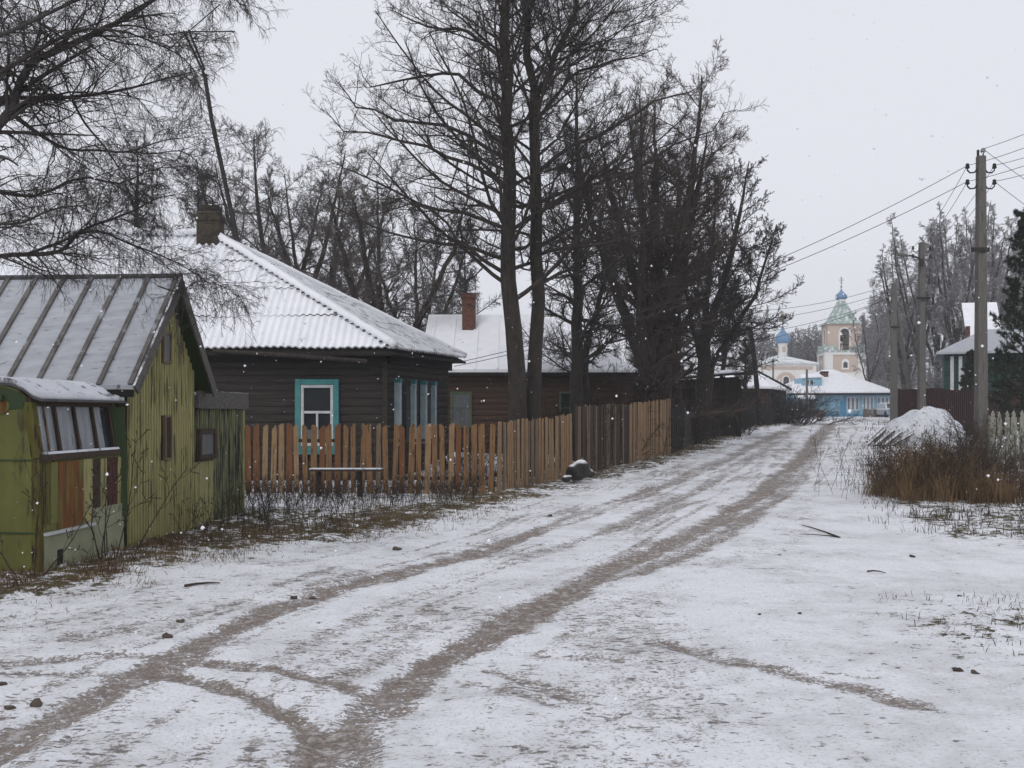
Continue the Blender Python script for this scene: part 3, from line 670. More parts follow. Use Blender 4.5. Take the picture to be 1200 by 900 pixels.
p = MB(); vbox(p, .06, 1.05, -.12, .40, .016, .03); vbox(p, 1.055, 1.79, -.12, .58, .016, .032); obj('skirt_panel', p, 'skirt', van)
p = MB(); vbox(p, .05, 1.06, .395, .425, .02, .06); obj('skirt_ledge', p, 'white', van)
vent = MB(); vbox(vent, .30, .40, .03, .22, .03, .036); obj('vent_slot', vent, 'black', van)  # flat black plate painted as the dark inside of the slot
# window band: posts, sill, panes, with the dark inside behind
wl, wh, win_n = 1.20, 1.72, 4
wf = MB()
for a in (.0, .43, .83, 1.23, 1.62): vbox(wf, a, a + (.04 if a else .09), wl + .03, wh, -.05, .012)
vbox(wf, 0, 1.70, wl - .04, wl + .025, -.06, .05); vbox(wf, 0, 1.72, wh, wh + .09, -.06, .015)
wfo = obj('window_band', wf, 'stake_dark', van, bevel=.006)
sl = MB(); vbox(sl, .06, 1.66, wl + .026, wl + .05, .0, .05); obj('snowy_sill', sl, 'tarp', wfo)
for a0, a1, m in ((.09, .43, 'fogglass'), (.47, .83, 'fogglass'), (.87, 1.23, 'fogglass'), (1.27, 1.47, 'fogglass'), (1.47, 1.62, 'glass')):
    p = MB(); vbox(p, a0, a1, wl + .03, wh, -.034, -.026); obj('pane', p, m, wfo)
br = MB()
for a in (.255,): vbox(br, a, a + .025, wl + .03, wh, -.024, -.01)
obj('glazing_bar', br, 'stake_grey', wfo)
p = MB(); vbox(p, 1.70, LV, 1.17, 1.81, -.06, 0); obj('rear_post', p, 'olive_dark', van)
pv = MB(); pv.hexa([fv(1.72, .0, .42), fv(1.75, .0, .42), fv(1.80, .08, .42), fv(1.77, .09, .42)], [fv(1.72, -.09, 1.72), fv(1.75, -.09, 1.72), fv(1.80, .04, 1.72), fv(1.77, .05, 1.72)])
obj('open_shutter', pv, 'olive_dark', van)
# front end with the rounded roof line
prof = [(0, -.1), (0, 1.17), (-.09, 1.72), (-.12, 1.80), (-.20, 1.88), (-.34, 1.93), (-.7, 1.955), (-1.7, 1.97), (-WV, 1.97), (-WV, -.1)]
fe = MB(); n_ = len(prof); fe.slab([fv(0, b, c) for b, c in prof], [fv(.04, 0, 0)[i] - fv(0, 0, 0)[i] for i in range(3)]); obj('front_wall', fe, 'olive', van)
dk = MB(); dk.slab([fv(-.004, b, c) for b, c in [(-.12, 1.70), (-.13, 1.79), (-.21, 1.86), (-.35, 1.91), (-.7, 1.935), (-2.2, 1.95), (-2.2, 1.66), (-.6, 1.66)]], [fv(-.004, 0, 0)[i] - fv(0, 0, 0)[i] for i in range(3)])
obj('green_band', dk, 'olive_dark', van)
rs = MB(); rs.slab([fv(-.010, b, c) for b, c in [(-.30, 1.70), (-.31, 1.76), (-.36, 1.775), (-.5, 1.77), (-.54, 1.74), (-.55, 1.66), (-.47, 1.63), (-.36, 1.645)]], [fv(-.004, 0, 0)[i] - fv(0, 0, 0)[i] for i in range(3)])
obj('rust_patch', rs, 'rust', van)
lp = MB(); lp.fbox(fv, -.05, -.011, -.5, -.36, 1.775, 1.83); obj('marker_lamp', lp, 'olive_dark', van, bevel=.01)
sm = MB()
for z in (1.17, .43): sm.fbox(fv, -.012, -.001, -WV, -.02, z - .008, z + .008)
for b_ in (-1.2,): sm.fbox(fv, -.013, -.001, b_ - .008, b_ + .008, -.05, 1.66)
obj('seam', sm, 'olive_dark', van)
cn = MB(); cn.fbox(fv, -.01, .07, -.07, .012, -.1, 1.18); obj('corner_strip', cn, 'yrust', van)
c2_ = MB(); c2_.hexa([fv(-.01, -.075, 1.19), fv(.085, -.075, 1.19), fv(.085, .013, 1.19), fv(-.01, .013, 1.19)], [fv(-.01, -.17, 1.76), (fv(.085, -.17, 1.76)), fv(.085, -.075, 1.76), fv(-.01, -.075, 1.76)])
obj('corner_strip', c2_, 'yrust', van)
# roof
def roofsheet(b_c, a0, a1, th, n=14, wob=.0):
    mb = MB(); k = len(b_c); vs = []
    for i in range(n + 1):
        a = a0 + (a1 - a0) * i / n
        for b, c in b_c: vs.append(fv(a + random.uniform(-wob, wob), b, c + random.uniform(-wob, wob)))
    for i in range(n + 1):
        a = a0 + (a1 - a0) * i / n
        for b, c in b_c: vs.append(fv(a, b - .0, c - th))
    o = (n + 1) * k; fs = []
    for i in range(n):
        for j in range(k - 1):
            q = i * k + j; fs += [(q, q + 1, q + k + 1, q + k), (o + q, o + q + k, o + q + k + 1, o + q + 1)]
        fs += [(i * k, i * k + k, o + i * k + k, o + i * k), (i * k + k - 1, o + i * k + k - 1, o + i * k + 2 * k - 1, i * k + 2 * k - 1)]
    for i in (0, n):
        for j in range(k - 1): q = i * k + j; fs.append((q, o + q, o + q + 1, q + 1))
    return mb.add(vs, fs)
rp = [(.0, 1.79), (-.10, 1.82), (-.20, 1.895), (-.34, 1.95), (-.7, 1.98), (-1.7, 2.0), (-WV, 2.0)]
ro = obj('roof', roofsheet([(b + .05, c) for b, c in rp], -.03, LV + .02, .022), 'purlin', van, smooth=False)
obj('roof_snow', roofsheet([(b + .035, c + .055) for b, c in rp], -.01, LV - .0, .054, 40, .010), 'tarp', ro, smooth=True)

# ---- tall shed: gable wall in the same line, ridge running away to the left
fs_ = Fr(fv(1.95, .0, 0)[:2], u1, 0)
shed = thing('shed', (-6, 13.2, 0), 'tall narrow shed with ribbed olive gable and strip metal roof', 'shed')
GW, AP, EZ = 2.05, 3.44, 2.10                       # gable width, apex, eave height
poly = [(0, -.1), (GW, -.1), (GW, EZ + .05), (GW / 2 + .05, AP - .1), (0, EZ + .02)]
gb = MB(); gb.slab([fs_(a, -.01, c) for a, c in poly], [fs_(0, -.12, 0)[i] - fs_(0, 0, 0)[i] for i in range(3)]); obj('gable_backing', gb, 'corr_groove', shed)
def gtop(a):
    return EZ + (AP - .1 - EZ) * (a / (GW / 2 + .05)) if a < GW / 2 + .05 else AP - .1 - (AP - .15 - EZ) * (a - GW / 2 - .05) / (GW / 2 - .05)
ribs = MB(); a = .0
while a < GW - .03:
    wv = .052; z1 = gtop(a + wv / 2) - .02
    holes = [(.98, 1.20, 1.03, 1.62), (.93, 1.19, 2.3, 2.72)]
    segs = [(-.08, z1)]
    for h0, h1, hz0, hz1 in holes:
        if a + wv > h0 and a < h1: segs = [(s0, e0) for s in segs for s0, e0 in ((s[0], min(s[1], hz0)), (max(s[0], hz1), s[1])) if e0 - s0 > .03]
    for z0_, z1_ in segs:
        ribs.hexa([fs_(a + .004, -.008, z0_), fs_(a + wv - .004, -.008, z0_), fs_(a + wv - .014, .022, z0_), fs_(a + .014, .022, z0_)], [fs_(a + q_, b_, (z1_ if z1_ < z1 - .001 else gtop(a + q_) + .0)) for q_, b_ in ((.004, -.008), (wv - .004, -.008), (wv - .014, .022), (.014, .022))])
    a += .078
obj('gable_wall', ribs, 'corr', shed)
cw = MB(); cw.fbox(fs_, -.0, .05, -WV, -.01, -.1, EZ); cw.fbox(fs_, GW - .05, GW, -WV, -.01, -.1, EZ); cw.fbox(fs_, .05, GW - .05, -WV, -WV + .05, -.1, EZ); obj('shed_walls', cw, 'corr', shed)
window(fs_, .98, 1.20, 1.03, 1.62, shed, 'stake_grey', 'glass', w=.03, b0=.0, b1=.05, mull=0, transom=0)
window(fs_, .93, 1.19, 2.3, 2.72, shed, 'stake_grey', 'curtain', w=.035, b0=.0, b1=.05, mull=0, transom=0)
# roof slabs: ridge along b, overhanging towards the road
OV, BK = .20, -5.2
ra = GW / 2 + .05
def rslab(a_e, z_e, th=.05):
    d = (0, 0, -th)
    return MB().slab([fs_(a_e, OV, z_e), fs_(ra, OV, AP), fs_(ra, BK, AP), fs_(a_e, BK, z_e)], d)
e1, z1 = -.27, 1.98; e2, z2 = GW + .26, 1.98
r1 = obj('roof', rslab(e1, z1), 'roofsnow_grey', shed); r2 = obj('roof', rslab(e2, z2, .05), 'olive_dark', shed)
def on_slope(a_e, z_e, t, b, up=0):
    a_ = a_e + (ra - a_e) * t; z_ = z_e + (AP - z_e) * t
    dx, dz = ra - a_e, AP - z_e; l = math.hypot(dx, dz); s = 1 if dx > 0 else -1
    return fs_(a_ - dz / l * up * s, b, z_ + abs(dx) / l * up)
for k in range(14):
    b_ = .165 - k * .385; wb = .028
    mb = MB(); n = 8
    for i in range(n):
        t0_, t1_ = i / n * 1.0, (i + 1) / n * 1.0
        mb.hexa([on_slope(e1, z1, t0_, b_ - wb, .001), on_slope(e1, z1, t0_, b_ + wb, .001), on_slope(e1, z1, t1_, b_ + wb, .001), on_slope(e1, z1, t1_, b_ - wb, .001)],
                [on_slope(e1, z1, t0_, b_ - wb, .03), on_slope(e1, z1, t0_, b_ + wb, .03), on_slope(e1, z1, t1_, b_ + wb, .03), on_slope(e1, z1, t1_, b_ - wb, .03)])
    obj('batten', mb, 'batten', r1)
bb = MB()
for a_e, z_e in ((e1, z1), (e2, z2)):
    bb.hexa([on_slope(a_e, z_e, -.01, OV + .003, -.13), on_slope(a_e, z_e, -.01, OV + .03, -.13), on_slope(a_e, z_e, -.01, OV + .03, .012), on_slope(a_e, z_e, -.01, OV + .003, .012)],
            [on_slope(a_e, z_e, 1, OV + .003, -.13), on_slope(a_e, z_e, 1, OV + .03, -.13), on_slope(a_e, z_e, 1, OV + .03, .012), on_slope(a_e, z_e, 1, OV + .003, .012)])
obj('barge_board', bb, 'boards', shed)
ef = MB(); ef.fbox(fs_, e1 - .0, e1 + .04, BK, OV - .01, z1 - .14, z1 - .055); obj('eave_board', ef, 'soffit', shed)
rc = MB().tube([fs_(ra, OV + .03, AP + .015), fs_(ra, BK, AP + .015)], [.035, .035], 6); obj('ridge_cap', rc, 'purlin', shed)

# ---- annex lean-to
fa = Fr(fs_(GW + .02, .0, 0)[:2], u1, 0); AW = 1.95
anx = thing('lean_to', (fa(1, -.5, 0)[0], fa(1, -.5, 0)[1], 0), 'low flat lean-to with peeling green boards and small dark window', 'lean-to')
aw = MB(); x = 0.
pal = MB()
while x < AW - .02:
    w_ = min(random.uniform(.13, .19), AW - x); z0_, z1_ = -.1, 1.72
    tgt = pal if x < .52 else aw; d_ = random.uniform(.0, .012)
    if x < .52: tgt.fbox(fa, x, x + w_ - .004, -.03, d_, z0_, .95); aw.fbox(fa, x, x + w_ - .004, -.03, d_ + .004, .955, z1_)
    else: tgt.fbox(fa, x, x + w_ - .006, -.03, d_, z0_, z1_)
    x += w_
obj('wall', aw, 'annex', anx); obj('lower_panel', pal, 'annex_pale', anx)
bk = MB(); bk.fbox(fa, .01, AW - .01, -2.2, -.035, -.1, 1.70); obj('body', bk, 'barn', anx)
fb = MB(); fb.fbox(fa, -.01, AW + .12, .02, .06, 1.71, 1.97); obj('fascia_board', fb, 'boards', anx, bevel=.008)
rf = MB(); rf.fbox(fa, -.01, AW + .12, -2.3, .02, 1.90, 1.95); rfo = obj('roof', rf, 'tarp', anx)
cp = MB(); cp.fbox(fa, AW - .05, AW + .015, .0, .03, -.1, 1.70); obj('corner_post', cp, 'annex_pale', anx)
window(fa, .03, .66, .98, 1.42, anx, 'stake_dark', 'curtain', w=.07, b0=.012, b1=.07, mull=0, transom=0)

# ================================================================== log house with hip roof
A_, B_, C_, D_ = (-2.75, 23.4, 3.20), (-1.35, 29.2, 3.30), (-17, 29.8, 3.3), (-17.2, 23.6, 3.2)
R_, Q_ = (-7.85, 26.3, 6.34), (-15.2, 26.6, 6.40)
lh = thing('log_house', (-9, 26, 0), 'dark log house with snowy corrugated hip roof and turquoise framed window', 'house')
ff = Fr((-16.6, 24.0), (1, 0), 0); LW = 13.5
obj('front_wall', log_wall(ff, 0, LW, -.1, 3.12), 'logdark', lh)
sd = Fr((-3.1, 24.02), (1.25, 4.6), 0)
obj('side_wall', log_wall(sd, 0, 4.75, -.1, 3.12), 'logdark', lh)
bw = MB(); bw.box(-16.6, -16.4, 24.2, 29, -.1, 3.12); bw.box(-16.4, -2.05, 28.8, 29, -.1, 3.12); obj('rear_wall', bw, 'logdark', lh)
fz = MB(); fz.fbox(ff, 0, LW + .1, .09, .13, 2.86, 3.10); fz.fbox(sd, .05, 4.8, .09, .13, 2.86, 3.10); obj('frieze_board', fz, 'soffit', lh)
pl = MB().tube([W(250, 411, 23.35), W(330, 416, 23.3), W(430, 423.5, 23.3)], [.045, .05, .05], 8); obj('gutter_pole', pl, 'bark', lh)
cor = MB(); cor.fbox(ff, LW - .02, LW + .10, .0, .10, -.1, 2.85); obj('corner_board', cor, 'logdark', lh)
def slope(c, mat, label=None, **kw):
    m_, e_ = corr_slope(*c, **kw); o = obj('roof', m_, mat, lh, label, smooth=True)
    if e_.v: obj('sheet_edge', e_, 'purlin', o)
    return o
rf1 = slope((D_, A_, Q_, R_), 'roofsnow', 'front slope under snow', courses=4, pitch=.175, amp=.026)
rf2 = slope((A_, B_, R_, R_), 'roofsnow_thin', 'side slope with patchy snow', courses=4, pitch=.175, amp=.030, dark=.8)
rf3 = slope((B_, C_, R_, Q_), 'roofsnow', None, courses=3, pitch=.4, amp=.03, res=4)
low = lambda p, d=.05: (p[0], p[1], p[2] - d)
ud = MB()
for q in ((D_, A_, R_, Q_), (A_, B_, R_), (B_, C_, Q_, R_), (C_, D_, Q_)): ud.slab([low(p, .15) for p in q], (0, 0, -.05))
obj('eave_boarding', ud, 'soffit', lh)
def notched(p0, p1, mat, parent, name, r=.10):
    obj(name, cap_strip(p0, p1, r, 24, .015), mat, parent, smooth=True)
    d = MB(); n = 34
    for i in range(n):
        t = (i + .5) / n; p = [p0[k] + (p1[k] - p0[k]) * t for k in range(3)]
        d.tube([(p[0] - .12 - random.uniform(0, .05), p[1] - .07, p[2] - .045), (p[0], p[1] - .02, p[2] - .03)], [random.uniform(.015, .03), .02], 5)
    obj('cap_gap_shade', d, 'purlin', parent)  # dark stubs drawn in for the shaded gap under the hip cap
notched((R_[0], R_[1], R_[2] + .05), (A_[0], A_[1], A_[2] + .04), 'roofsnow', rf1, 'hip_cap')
obj('hip_cap', cap_strip((R_[0], R_[1], R_[2] + .05), (B_[0], B_[1], B_[2] + .04), .08), 'roofsnow', rf2, smooth=True)
rdg = [Q_, (-13, 26.5, 6.44), (-10.2, 26.4, 6.40), (-9, 26.35, 6.33), R_]
for p0, p1 in zip(rdg, rdg[1:]):
    obj('ridge_cap', cap_strip((p0[0], p0[1] - .02, p0[2] + .09), (p1[0], p1[1] - .02, p1[2] + .09), .09, 10), 'roofsnow', rf1, smooth=True)
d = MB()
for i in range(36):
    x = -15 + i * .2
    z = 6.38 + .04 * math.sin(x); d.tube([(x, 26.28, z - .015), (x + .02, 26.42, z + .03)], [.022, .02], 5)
obj('cap_gap_shade', d, 'purlin', rf1)  # shadow below the ridge cap, built as a row of dark stubs
# chimney: px 229-259, y 240-285
ch = MB(); x0_, x1_ = XP(230, 26.1), XP(257, 26.1); ch.box(x0_, x1_, 26.1, 26.55, 5.6, ZP(248, 26.1))
cho = obj('chimney', ch, 'brick', rf1, bevel=.015)
cc = MB(); cc.box(x0_ - .03, x1_ + .03, 26.07, 26.58, ZP(258, 26.1), ZP(251, 26.1)); cc.box(x0_ + .04, x1_ - .04, 26.14, 26.51, ZP(248, 26.1) + .002, ZP(240, 26.1)); obj('chimney_cap', cc, 'brick', cho)
hp = MB().tube([(x0_ + .1, 25.9, ZP(240, 25.6)), (x0_ + .13, 25.9, ZP(230, 25.6)), ((x0_ + x1_) / 2, 25.9, ZP(225, 25.6)), (x1_ - .13, 25.9, ZP(230, 25.6)), (x1_ - .1, 25.9, ZP(240, 25.6))], [.025] * 5, 6)
obj('wire_hoop', hp, 'iron', cho)
# front window
a0_, a1_ = XP(347, 24) + 16.6, XP(398, 24) + 16.6
tw = obj('window', frame_mb(ff, a0_, a1_, .72, 2.46, .13, .05, .14), 'turq', lh, bevel=.008)
obj('inner_frame', frame_mb(ff, a0_ + .135, a1_ - .135, .86, 2.325, .07, .05, .12), 'white', tw, bevel=.006)
zt = ZP(483, 24); xm = (a0_ + a1_) / 2
gbz = MB(); gbz.fbox(ff, a0_ + .21, a1_ - .21, .06, .11, zt - .03, zt + .03); gbz.fbox(ff, xm - .025, xm + .025, .06, .106, .93, zt - .032); obj('glazing_bar', gbz, 'white', tw)
obj('pane', MB().fbox(ff, a0_ + .2, a1_ - .2, .045, .065, .92, 2.27), 'glass', tw)
cu = MB(); n = 10
for i in range(n): cu.fbox(ff, a0_ + .23 + (a1_ - a0_ - .46) * i / n, a0_ + .23 + (a1_ - a0_ - .46) * (i + .9) / n, .066, .070 + .004 * (i % 2), .95, 1.25)
obj('curtain', cu, 'curtain', tw)
sli = MB(); sli.fbox(ff, a0_ - .03, a1_ + .03, .04, .2, .66, .718); obj('sill', sli, 'turq', tw)
# side windows: pale casings seen edge on
for s0, s1 in ((.60, 1.76), (2.44, 3.30)):
    wn = obj('window', MB().fbox(sd, s0, s0 + .12, .03, .19, .85, 2.40).fbox(sd, s1 - .12, s1, .03, .19, .85, 2.40), 'paleblue', lh, bevel=.006)
    obj('head_trim', MB().fbox(sd, s0 - .01, s0 + .13, .03, .20, 2.402, 2.50).fbox(sd, s1 - .13, s1 + .01, .03, .20, 2.402, 2.50), 'turq', wn)
    obj('lintel', MB().fbox(sd, s0 + .121, s1 - .121, .03, .08, 2.35, 2.48), 'logdark', wn)
    obj('pane', MB().fbox(sd, s0 + .13, s1 - .13, .03, .07, .98, 2.35), 'glass', wn)
# antenna mast
am = thing('antenna_mast', W(276, 279, 26.0), 'thin leaning antenna mast with crossbars on the log house roof', 'antenna')
mp_ = [W(278, 281, 26.0), W(262, 205, 26), W(248, 140, 26), W(240, 88, 26)]
obj('pole', MB().tube(mp_, [.065, .06, .056, .052], 7), 'iron', am)
obj('upper_rod', MB().tube([W(241, 90, 26), W(215, 36, 26)], [.036, .03], 6), 'iron', am)
obj('upper_rod', MB().tube([W(240, 82, 26.03), W(221, 35, 26.03)], [.034, .03], 6), 'iron', am)
obj('crossbar', MB().tube([W(175, 44, 26.1), W(220, 37, 26.1), W(275, 37, 26.1)], [.017] * 3, 5), 'iron', am)
obj('crossbar', MB().tube([W(196, 60, 26.2), W(222, 36, 26.2), W(258, 5, 26.2)], [.016] * 3, 5), 'iron', am)
obj('clamp', MB().tube([W(236, 88, 25.95), W(243, 88, 26.05)], [.03, .03], 6), 'iron', am)

# ================================================================== fences on the left
def gz(x, y): return gh(y)
def picket_fence(p0, p1, h, n, wd, name, label, mats, pointed='slant', rails=(.35, 1.1), post_mat='stake_dark', th=.022, jit=.03, up=1.0, hfun=None, group=None, rail_side=-1):
    t = thing(name, ((p0[0] + p1[0]) / 2, (p0[1] + p1[1]) / 2, gz(*p0)), label, 'fence', group)
    d = (p1[0] - p0[0], p1[1] - p0[1]); Lf = math.hypot(*d); fr = Fr(p0, d, 0)
    for i in range(n):
        a = Lf * (i + .5) / n + random.uniform(-.15, .15) * Lf / n * .4; w2 = wd / 2 * random.uniform(.85, 1.12)
        x, y, _ = fr(a, 0, 0); z = gz(x, y); hh = (hfun(a / Lf) if hfun else h) + random.uniform(-jit, jit); tl = random.gauss(0, .018) * h; off = random.uniform(0, .035 if pointed == 'flat' else .012)
        zb = z - .06 + (random.uniform(0, .08) if up else 0)
        if pointed == 'slant':
            pr = [(-w2, zb), (w2, zb), (w2 + tl, z + hh - random.uniform(.04, .09)), (-w2 + tl + w2 * .7, z + hh), (-w2 + tl, z + hh - .015)]
            if random.random() < .5: pr = [(-w2, zb), (w2, zb), (w2 + tl, z + hh - .012), (w2 * .3 + tl, z + hh), (-w2 + tl, z + hh - random.uniform(.04, .09))]
        elif pointed == 'spear':
            k = w2; pr = [(-k, zb), (k, zb), (k + tl, z + hh - .20), (k * .45 + tl, z + hh - .17), (k * .75 + tl, z + hh - .11), (tl, z + hh), (-k * .75 + tl, z + hh - .11), (-k * .45 + tl, z + hh - .17), (-k + tl, z + hh - .20)]
        else:
            pr = [(-w2, zb), (w2, zb), (w2 * .8 + tl, z + hh - random.uniform(0, .05)), (-w2 * .8 + tl, z + hh - random.uniform(0, .05))]
        mb = MB().slab([fr(a + q, off, c) for q, c in pr], [fr(0, th, 0)[k] - fr(0, 0, 0)[k] for k in range(3)])
        obj('picket', mb, random.choices(*mats)[0] if isinstance(mats, tuple) else mats, t)
    for rz in rails:
        mb = MB(); m = max(2, int(Lf / 1.5))
        for i in range(m):
            q0, q1 = fr(Lf * i / m, 0, 0), fr(Lf * (i + 1) / m, 0, 0); za, zb = gz(*q0[:2]) + rz, gz(*q1[:2]) + rz
            b0, b1 = (-.06, -.01)
            mb.hexa([fr(Lf * i / m, b1, za), fr(Lf * i / m, b0, za), fr(Lf * (i + 1) / m, b0, zb), fr(Lf * (i + 1) / m, b1, zb)][::-1], [fr(Lf * i / m, b1, za + .07), fr(Lf * i / m, b0, za + .07), fr(Lf * (i + 1) / m, b0, zb + .07), fr(Lf * (i + 1) / m, b1, zb + .07)][::-1])
        obj('rail', mb, post_mat, t)
    np_ = max(2, int(Lf / 2.4) + 1)
    for i in range(np_):
        a = Lf * i / (np_ - 1); a = min(max(a, .06), Lf - .06); x, y, _ = fr(a, -.12, 0)
        obj('post', MB().tube([(x, y, gz(x, y) - .2), (x, y, gz(x, y) + h * .92)], [.06, .05], 8), post_mat, t)
    return t
def fl(Y): return (-.35 + .42 * (Y - 20.3), Y)
picket_fence((-5.40, 20.1), (-.36, 20.3), 1.42, 31, .112, 'picket_fence', 'orange brown picket fence with slanted tops before the log house', (['picket', 'picket_dark', 'stake', 'stake_grey'], [7, 1.6, .8, .8]), rails=(.28, 1.05), th=.025, jit=.028)
picket_fence(fl(20.35), fl(24.65), 1.50, 36, .092, 'stake_fence', 'tight tan stake fence nearest the picket fence, lower than its neighbour', (['stake', 'stake_grey'], [5, 2]), 'flat', (.35, 1.1), hfun=lambda t: 1.47 + .10 * t + .07 * (t > .6) * (t - .6), jit=.025)
picket_fence(fl(24.75), fl(29.35), 1.72, 36, .10, 'stake_fence', 'dark weathered stake fence between two tan stake fences', (['stake_dark', 'stake_grey', 'stake'], [6, 1, .3]), 'flat', (.4, 1.25), jit=.03, hfun=lambda t: 1.80)
picket_fence(fl(29.4), fl(33.9), 1.8, 28, .125, 'stake_fence', 'tan upright stake fence, far end of the three boarded lengths', (['stake', 'stake_grey'], [6, 1]), 'flat', (.4, 1.3), jit=.035, hfun=lambda t: 1.84 + .06 * t)
def fx(px, Y): return (XP(px, Y), Y)
picket_fence(fx(785.5, 34.0), fx(800, 36), 1.62, 8, .12, 'board_fence', 'short black board fence with snowy top beside the tan stakes', 'darkfence', 'flat', (.4, 1.2), post_mat='darkfence', jit=.08)
picket_fence(fx(799, 36.2), fx(823, 40.2), 1.42, 12, .16, 'board_fence', 'sagging grey board fence with snow on its rails', 'oldfence', 'slant', (.3, 1.05), post_mat='oldfence', jit=.10)
picket_fence(fx(826, 41.5), fx(884, 55), 1.35, 46, .13, 'board_fence', 'long dark board fence below the barn, half behind shrubs', 'darkfence', 'flat', (.3, 1.0), post_mat='darkfence', jit=.10)
# bench
bn = thing('bench', W(405, 576, 19.3)[:2] + (0,), 'narrow plank bench with snow on its seat before the picket fence', 'bench')
bx0, bx1 = XP(363, 19.35), XP(449, 19.35); zs = ZP(552, 19.35)
st = obj('seat', MB().box(bx0, bx1, 19.2, 19.46, zs, zs + .035), 'stake_dark', bn); obj('seat_snow', MB().box(bx0 + .01, bx1 - .01, 19.21, 19.45, zs + .0355, zs + .058), 'tarp', st, bevel=.015)
for x in (bx0 + .18, bx1 - .45): obj('leg', MB().tube([(x, 19.33, -.1), (x, 19.33, zs - .001)], [.055, .05], 8), 'oldpole', bn)
# boulder by the fence
def lump(c, r, seed, sq=(1, 1, .8), n=2, amp=.25):
    import bmesh
    bm = bmesh.new(); bmesh.ops.create_icosphere(bm, subdivisions=n, radius=1); rr = np.random.default_rng(seed); ph = rr.random((5, 3)) * 6; k = rr.normal(0, 2.2, (5, 3))
    for v in bm.verts:
        p = np.array(v.co); f = 1 + amp * sum(math.sin(k[i].dot(p) + ph[i, 0]) for i in range(5)) / 2.2
        v.co = Vector((c[0] + p[0] * f * r * sq[0], c[1] + p[1] * f * r * sq[1], c[2] + p[2] * f * r * sq[2]))
    me = bpy.data.meshes.new('lump'); bm.to_mesh(me); bm.free()
    for p in me.polygons: p.use_smooth = True
    return me
c_ = W(680, 553, 22.6); o = link('boulder', lump(c_, .21, 5, (1.1, .9, .85), 4, .38), 'rock'); centred(o, c_[:2] + (c_[2] - .2,)); tag(o, 'dark boulder dusted with snow at the foot of the stake fence', 'boulder')
c_ = W(664, 560, 22.2); o = link('boulder', lump(c_, .08, 9, (1.2, .9, .9), 3, .4), 'rock'); centred(o, c_[:2] + (c_[2] - .1,)); tag(o, 'small dark stone left of the big boulder by the fence', 'boulder')
# brush heap behind the pickets
hc = (-1.05, 22.2, .05)
t = thing('brush_heap', hc, 'snow covered heap of brush behind the picket fence', 'brush heap')
link('snowy_mound', lump((hc[0], hc[1], .3), .6, 3, (1.1, .6, .9), 4, .35), 'tarp', t)
v, f = weed_geo(61, np.stack([np.random.default_rng(5).normal(hc[0], .45, 110), np.random.default_rng(6).normal(hc[1] - .3, .3, 110)], 1), .95, .008)
link('twigs', np_mesh('twigs', v, f), 'weed', t)
# two weed plants by the van
for px, py, hgt, sd_, lb in ((38, 672, 1.1, 3, 'single dark dry weed before the olive end of the van body'), (125, 650, 1.25, 4, 'branching dry weed beside the pale lower panel of the van body')):
    x, y = G(px, py + 8); n = 3 if px < 100 else 9
    r = np.random.default_rng(sd_); v, f = weed_geo(sd_, np.stack([r.normal(x, .05 if n == 3 else .14, n), r.normal(y, .05 if n == 3 else .1, n)], 1), hgt, .007, 4, 6)
    o = link('weed_plant', np_mesh('weed_plant', v, f), 'weed'); centred(o, (x, y, gh(y))); tag(o, lb, 'weed')

# ================================================================== second house, barn, far house on the left
h2 = thing('log_house', (1, 36, 0), 'reddish log house with plain snowy roof behind the two tall trees', 'house')
f2 = Fr((XP(506, 34), 34.0), (1, 0), 0); W2 = XP(742, 34) - XP(506, 34)
obj('front_wall', log_wall(f2, 0, W2, 0, 3.12, .2), 'logred', h2)
bx = MB(); bx.box(f2.o[0] + W2 - .2, f2.o[0] + W2, 34.2, 41, 0, 3.12); bx.box(f2.o[0], f2.o[0] + .2, 34.2, 41, 0, 3.12); bx.box(f2.o[0] + .2, f2.o[0] + W2 - .2, 40.8, 41, 0, 3.12); obj('walls', bx, 'logred', h2)
e0, e1_ = (f2.o[0] - .4, 33.5, 3.12), (f2.o[0] + W2 + .1, 33.5, 3.12); g0, g1 = (e0[0], 41.5, 3.12), (e1_[0], 41.5, 3.12); k0, k1 = (e0[0] + .01, 37.4, 5.35), (XP(630, 37.4), 37.4, 5.35)
rr = MB()
for q in ((e0, e1_, k1, k0), (e1_, g1, k1), (g1, g0, k0, k1)): rr.slab(q, (0, 0, -.10))
ro2 = obj('roof', rr, 'roofsnow', h2)
ee = MB(); ee.box(e0[0], e1_[0], 33.52, 33.58, 2.92, 3.03); obj('eave_board', ee, 'soffit', h2)
for px in (505, 530, 558, 583, 640, 668): # standing seams
    x = XP(px, 35); obj('seam', MB().slab([(x, 33.5, 3.125), (x + .05, 33.5, 3.125), (x + .05, 37.3, 5.30), (x, 37.3, 5.30)], (0, 0, .03)), 'roofsnow', ro2)
ch = MB(); cx0, cx1 = XP(541.5, 36.2), XP(557, 36.2); ch.box(cx0, cx1, 36.2, 36.7, 4.2, ZP(347, 36.2)); c2o = obj('chimney', ch, 'brickred', ro2, bevel=.015)
obj('chimney_cap', MB().box(cx0 - .03, cx1 + .03, 36.17, 36.73, ZP(349, 36.2), ZP(343.5, 36.2)), 'brickred', c2o)
window(f2, XP(528, 34) - f2.o[0], XP(553, 34) - f2.o[0], 1.15, ZP(459, 34), h2, 'greenframe', 'curtain', w=.07, b0=.04, b1=.11, transom=.55)
window(f2, XP(655, 34) - f2.o[0], XP(680, 34) - f2.o[0], 1.15, ZP(459, 34), h2, 'greenframe', 'glass', w=.07, b0=.04, b1=.11, transom=.55)
bn_ = thing('barn', (9, 47, gh(46)), 'dark windowless barn with snow edged roof left of the road', 'barn')
x0_, x1_ = XP(772, 45), XP(866, 45); f3 = Fr((x0_, 45), (1, 0), 0); zb = gh(45)
